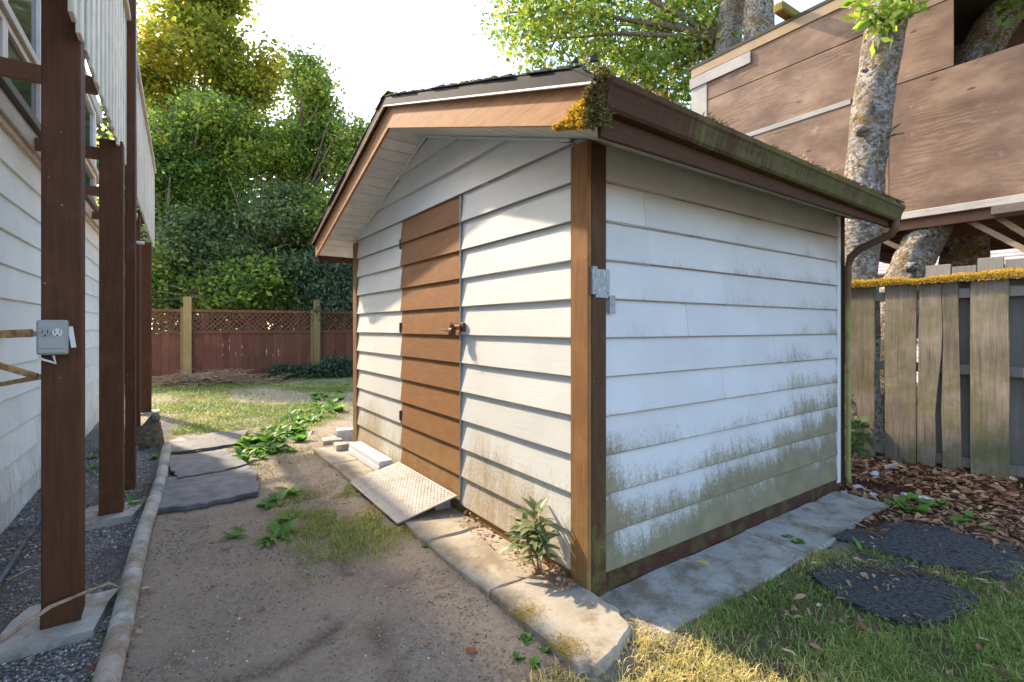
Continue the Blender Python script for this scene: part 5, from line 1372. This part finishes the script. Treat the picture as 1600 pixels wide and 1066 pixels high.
stones(x, y, .002 + .008 * rng.random(len(x)) ** 5, 'clod_v', 'dirt_crumbs', 'small crumbs of soil and grit on the dirt path', 'soil', v=np.clip(rng.normal(.5, .25, len(x)), 0, 1))
# leaf and bark litter
def litter(x, y, s, name, label, zoff=.006, vb=.5):
    n = len(x); a = rng.random(n) * 6.28; t = np.stack([np.cos(a), np.sin(a), rng.normal(0, .18, n)], 1); sd_ = np.stack([-np.sin(a), np.cos(a), rng.normal(0, .35, n)], 1)
    C = np.stack([x, y, gz(x, y) + zoff + rng.random(n) * .014], 1); s = s[:, None]; wd = s * (.07 + .16 * rng.random((n, 1))); up = np.array([[0, 0, 1.0]])
    cu = s * (.02 + .16 * rng.random((n, 1)))
    tw = rng.normal(0, .5, (n, 1)) * cu; b2 = rng.normal(0, .25, (n, 1)) * s * sd_
    V = np.stack([C - t * s * .5, C - t * s * .12 + sd_ * wd + up * (cu + tw) + b2 * .3, C + t * s * .2 + sd_ * wd * .8 + up * (cu * .8 + tw) + b2 * .8, C + t * s * .5 + up * cu * .4 + b2,
                  C + t * s * .2 - sd_ * wd * .8 + up * (cu * .8 - tw) + b2 * .8, C - t * s * .12 - sd_ * wd + up * (cu - tw) + b2 * .3, C - t * s * .1 + b2 * .3, C + t * s * .2 + b2 * .8], 1).reshape(-1, 3)
    k8 = np.arange(n)[:, None] * 8
    Fc = np.concatenate([k8 + np.array([[0, 6, 1, 1]])[:, :4] * 0 + np.array([[6, 7, 2, 1]]), k8 + np.array([[5, 4, 7, 6]]), k8 + np.array([[7, 4, 3, 2]]), k8 + np.array([[0, 5, 6, 1]])], 0)
    return tag(mesh(name, V, Fc, 'litter', None, False, np.repeat(np.clip(rng.normal(vb, .25, n), 0, 1), 8)), label, 'leaf litter', None, 'stuff')
x, y = scatter(17000, 1.7, 4.4, -2.0, 1.8); lr, mu, gr, lf = zones(x, y); k = (rng.random(len(x)) < mu * .75) & ~on_paver(x, y)
for mp in matpolys: k &= ~inpoly(x, y, mp) | (rng.random(len(x)) < .05)
litter(x[k], y[k], .02 + .075 * rng.random(k.sum()) ** 1.6, 'leaf_litter', 'brown bark and leaf litter at the foot of the board fence', .010, .5)
x, y = scatter(2600, .3, 3.6, -2.2, -.42); dn = fbm(x * 2.6 + 2, y * 2.6 + 60, 3); k = (rng.random(len(x)) < sstep(.45, .62, dn) * .6 + .03)
litter(x[k], y[k], .015 + .055 * rng.random(k.sum()) ** 1.5, 'leaf_litter', 'dry curled leaves strewn over grass and black mats', .035, .62)
x, y = scatter(700, -2.72, -1.85, .0, 6.0); k = rng.random(len(x)) < .15 + .75 * (np.exp(-((x + 2.62) / .10) ** 2) + np.exp(-((x - pipe_x(y) - .06) / .05) ** 2))
litter(x[k], y[k], .02 + .035 * rng.random(k.sum()), 'leaf_litter', 'brown leaf scraps on the gravel by wall and pipe', .008, .45)
x, y = scatter(260, -.15, .02, .0, 1.3); y = .05 + 1.2 * rng.random(260) ** 1.8; k = np.ones(260, bool)
C = litter(x[k], y[k], .015 + .03 * rng.random(k.sum()), 'leaf_litter', 'dry leaf scraps caught on the pavers along the shed sill', .115, .55)
x, y = scatter(1600, -1.9, 2.5, 3.2, 12.6); k = rng.random(1600) < .4
litter(x[k], y[k], .03 + .05 * rng.random(k.sum()), 'leaf_litter', 'scattered dry leaves over the far lawn', .008, .6)
x, y = scatter(420, -1.9, -.45, -1.0, 4.2); k = rng.random(420) < .18 + .7 * np.exp(-((x + .52) / .12) ** 2)
litter(x[k], y[k], .012 + .03 * rng.random(k.sum()), 'leaf_litter', 'small dry leaf scraps on the bare dirt path', .004, .5)
# brush pile at the lattice fence
bp = MB(); R = random.Random(4)
for i in range(420):
    sN = ((G(330, 597) - A) @ D); c = at(sN + R.gauss(0, .85)) - NR * (.55 + R.random() * .7)
    hgt = .34 * math.exp(-((np.linalg.norm(c - at(sN))) / 1.4) ** 2) * R.random() + .01
    a = R.uniform(0, 6.28); l = R.uniform(.25, .8); el = R.uniform(-.1, .35)
    p0 = Vector((c[0], c[1], hgt)); dv = Vector((math.cos(a) * math.cos(el), math.sin(a) * math.cos(el), math.sin(el)))
    bp.tube([p0, p0 + dv * l * .5 + Vector((0, 0, .04)), p0 + dv * l], [.013, .009, .004], 4, cap=False)
tag(bp.build('brush_pile', 'twig'), 'heap of dry brown brushwood against the lattice fence', 'brush pile', None, 'stuff')
# moss patches on the corner paver
n = 1500; u = rng.random(n); c = np.where(rng.random(n)[:, None] < .6, [[-.40, -.28]], [[-.38, .02]]) + rng.normal(0, .045, (n, 2)); c[:, 0] = np.maximum(c[:, 0], -.43)
mo = tuft('moss_patch', np.stack([c[:, 0], c[:, 1], .086 + rng.random(n) * .008], 1), .010, 'moss', None, .5)
tag(mo, 'golden moss patches on the corner paver', 'moss')
n = 700; c = np.array([[-.44, 1.32]]) + rng.normal(0, .035, (n, 2)) * np.array([[1, 1.8]])
mo = tuft('moss_patch', np.stack([c[:, 0], c[:, 1], .02 + rng.random(n) * .04], 1), .012, 'moss', None, .4); tag(mo, 'golden moss tuft at the near corner of the ramp', 'moss')
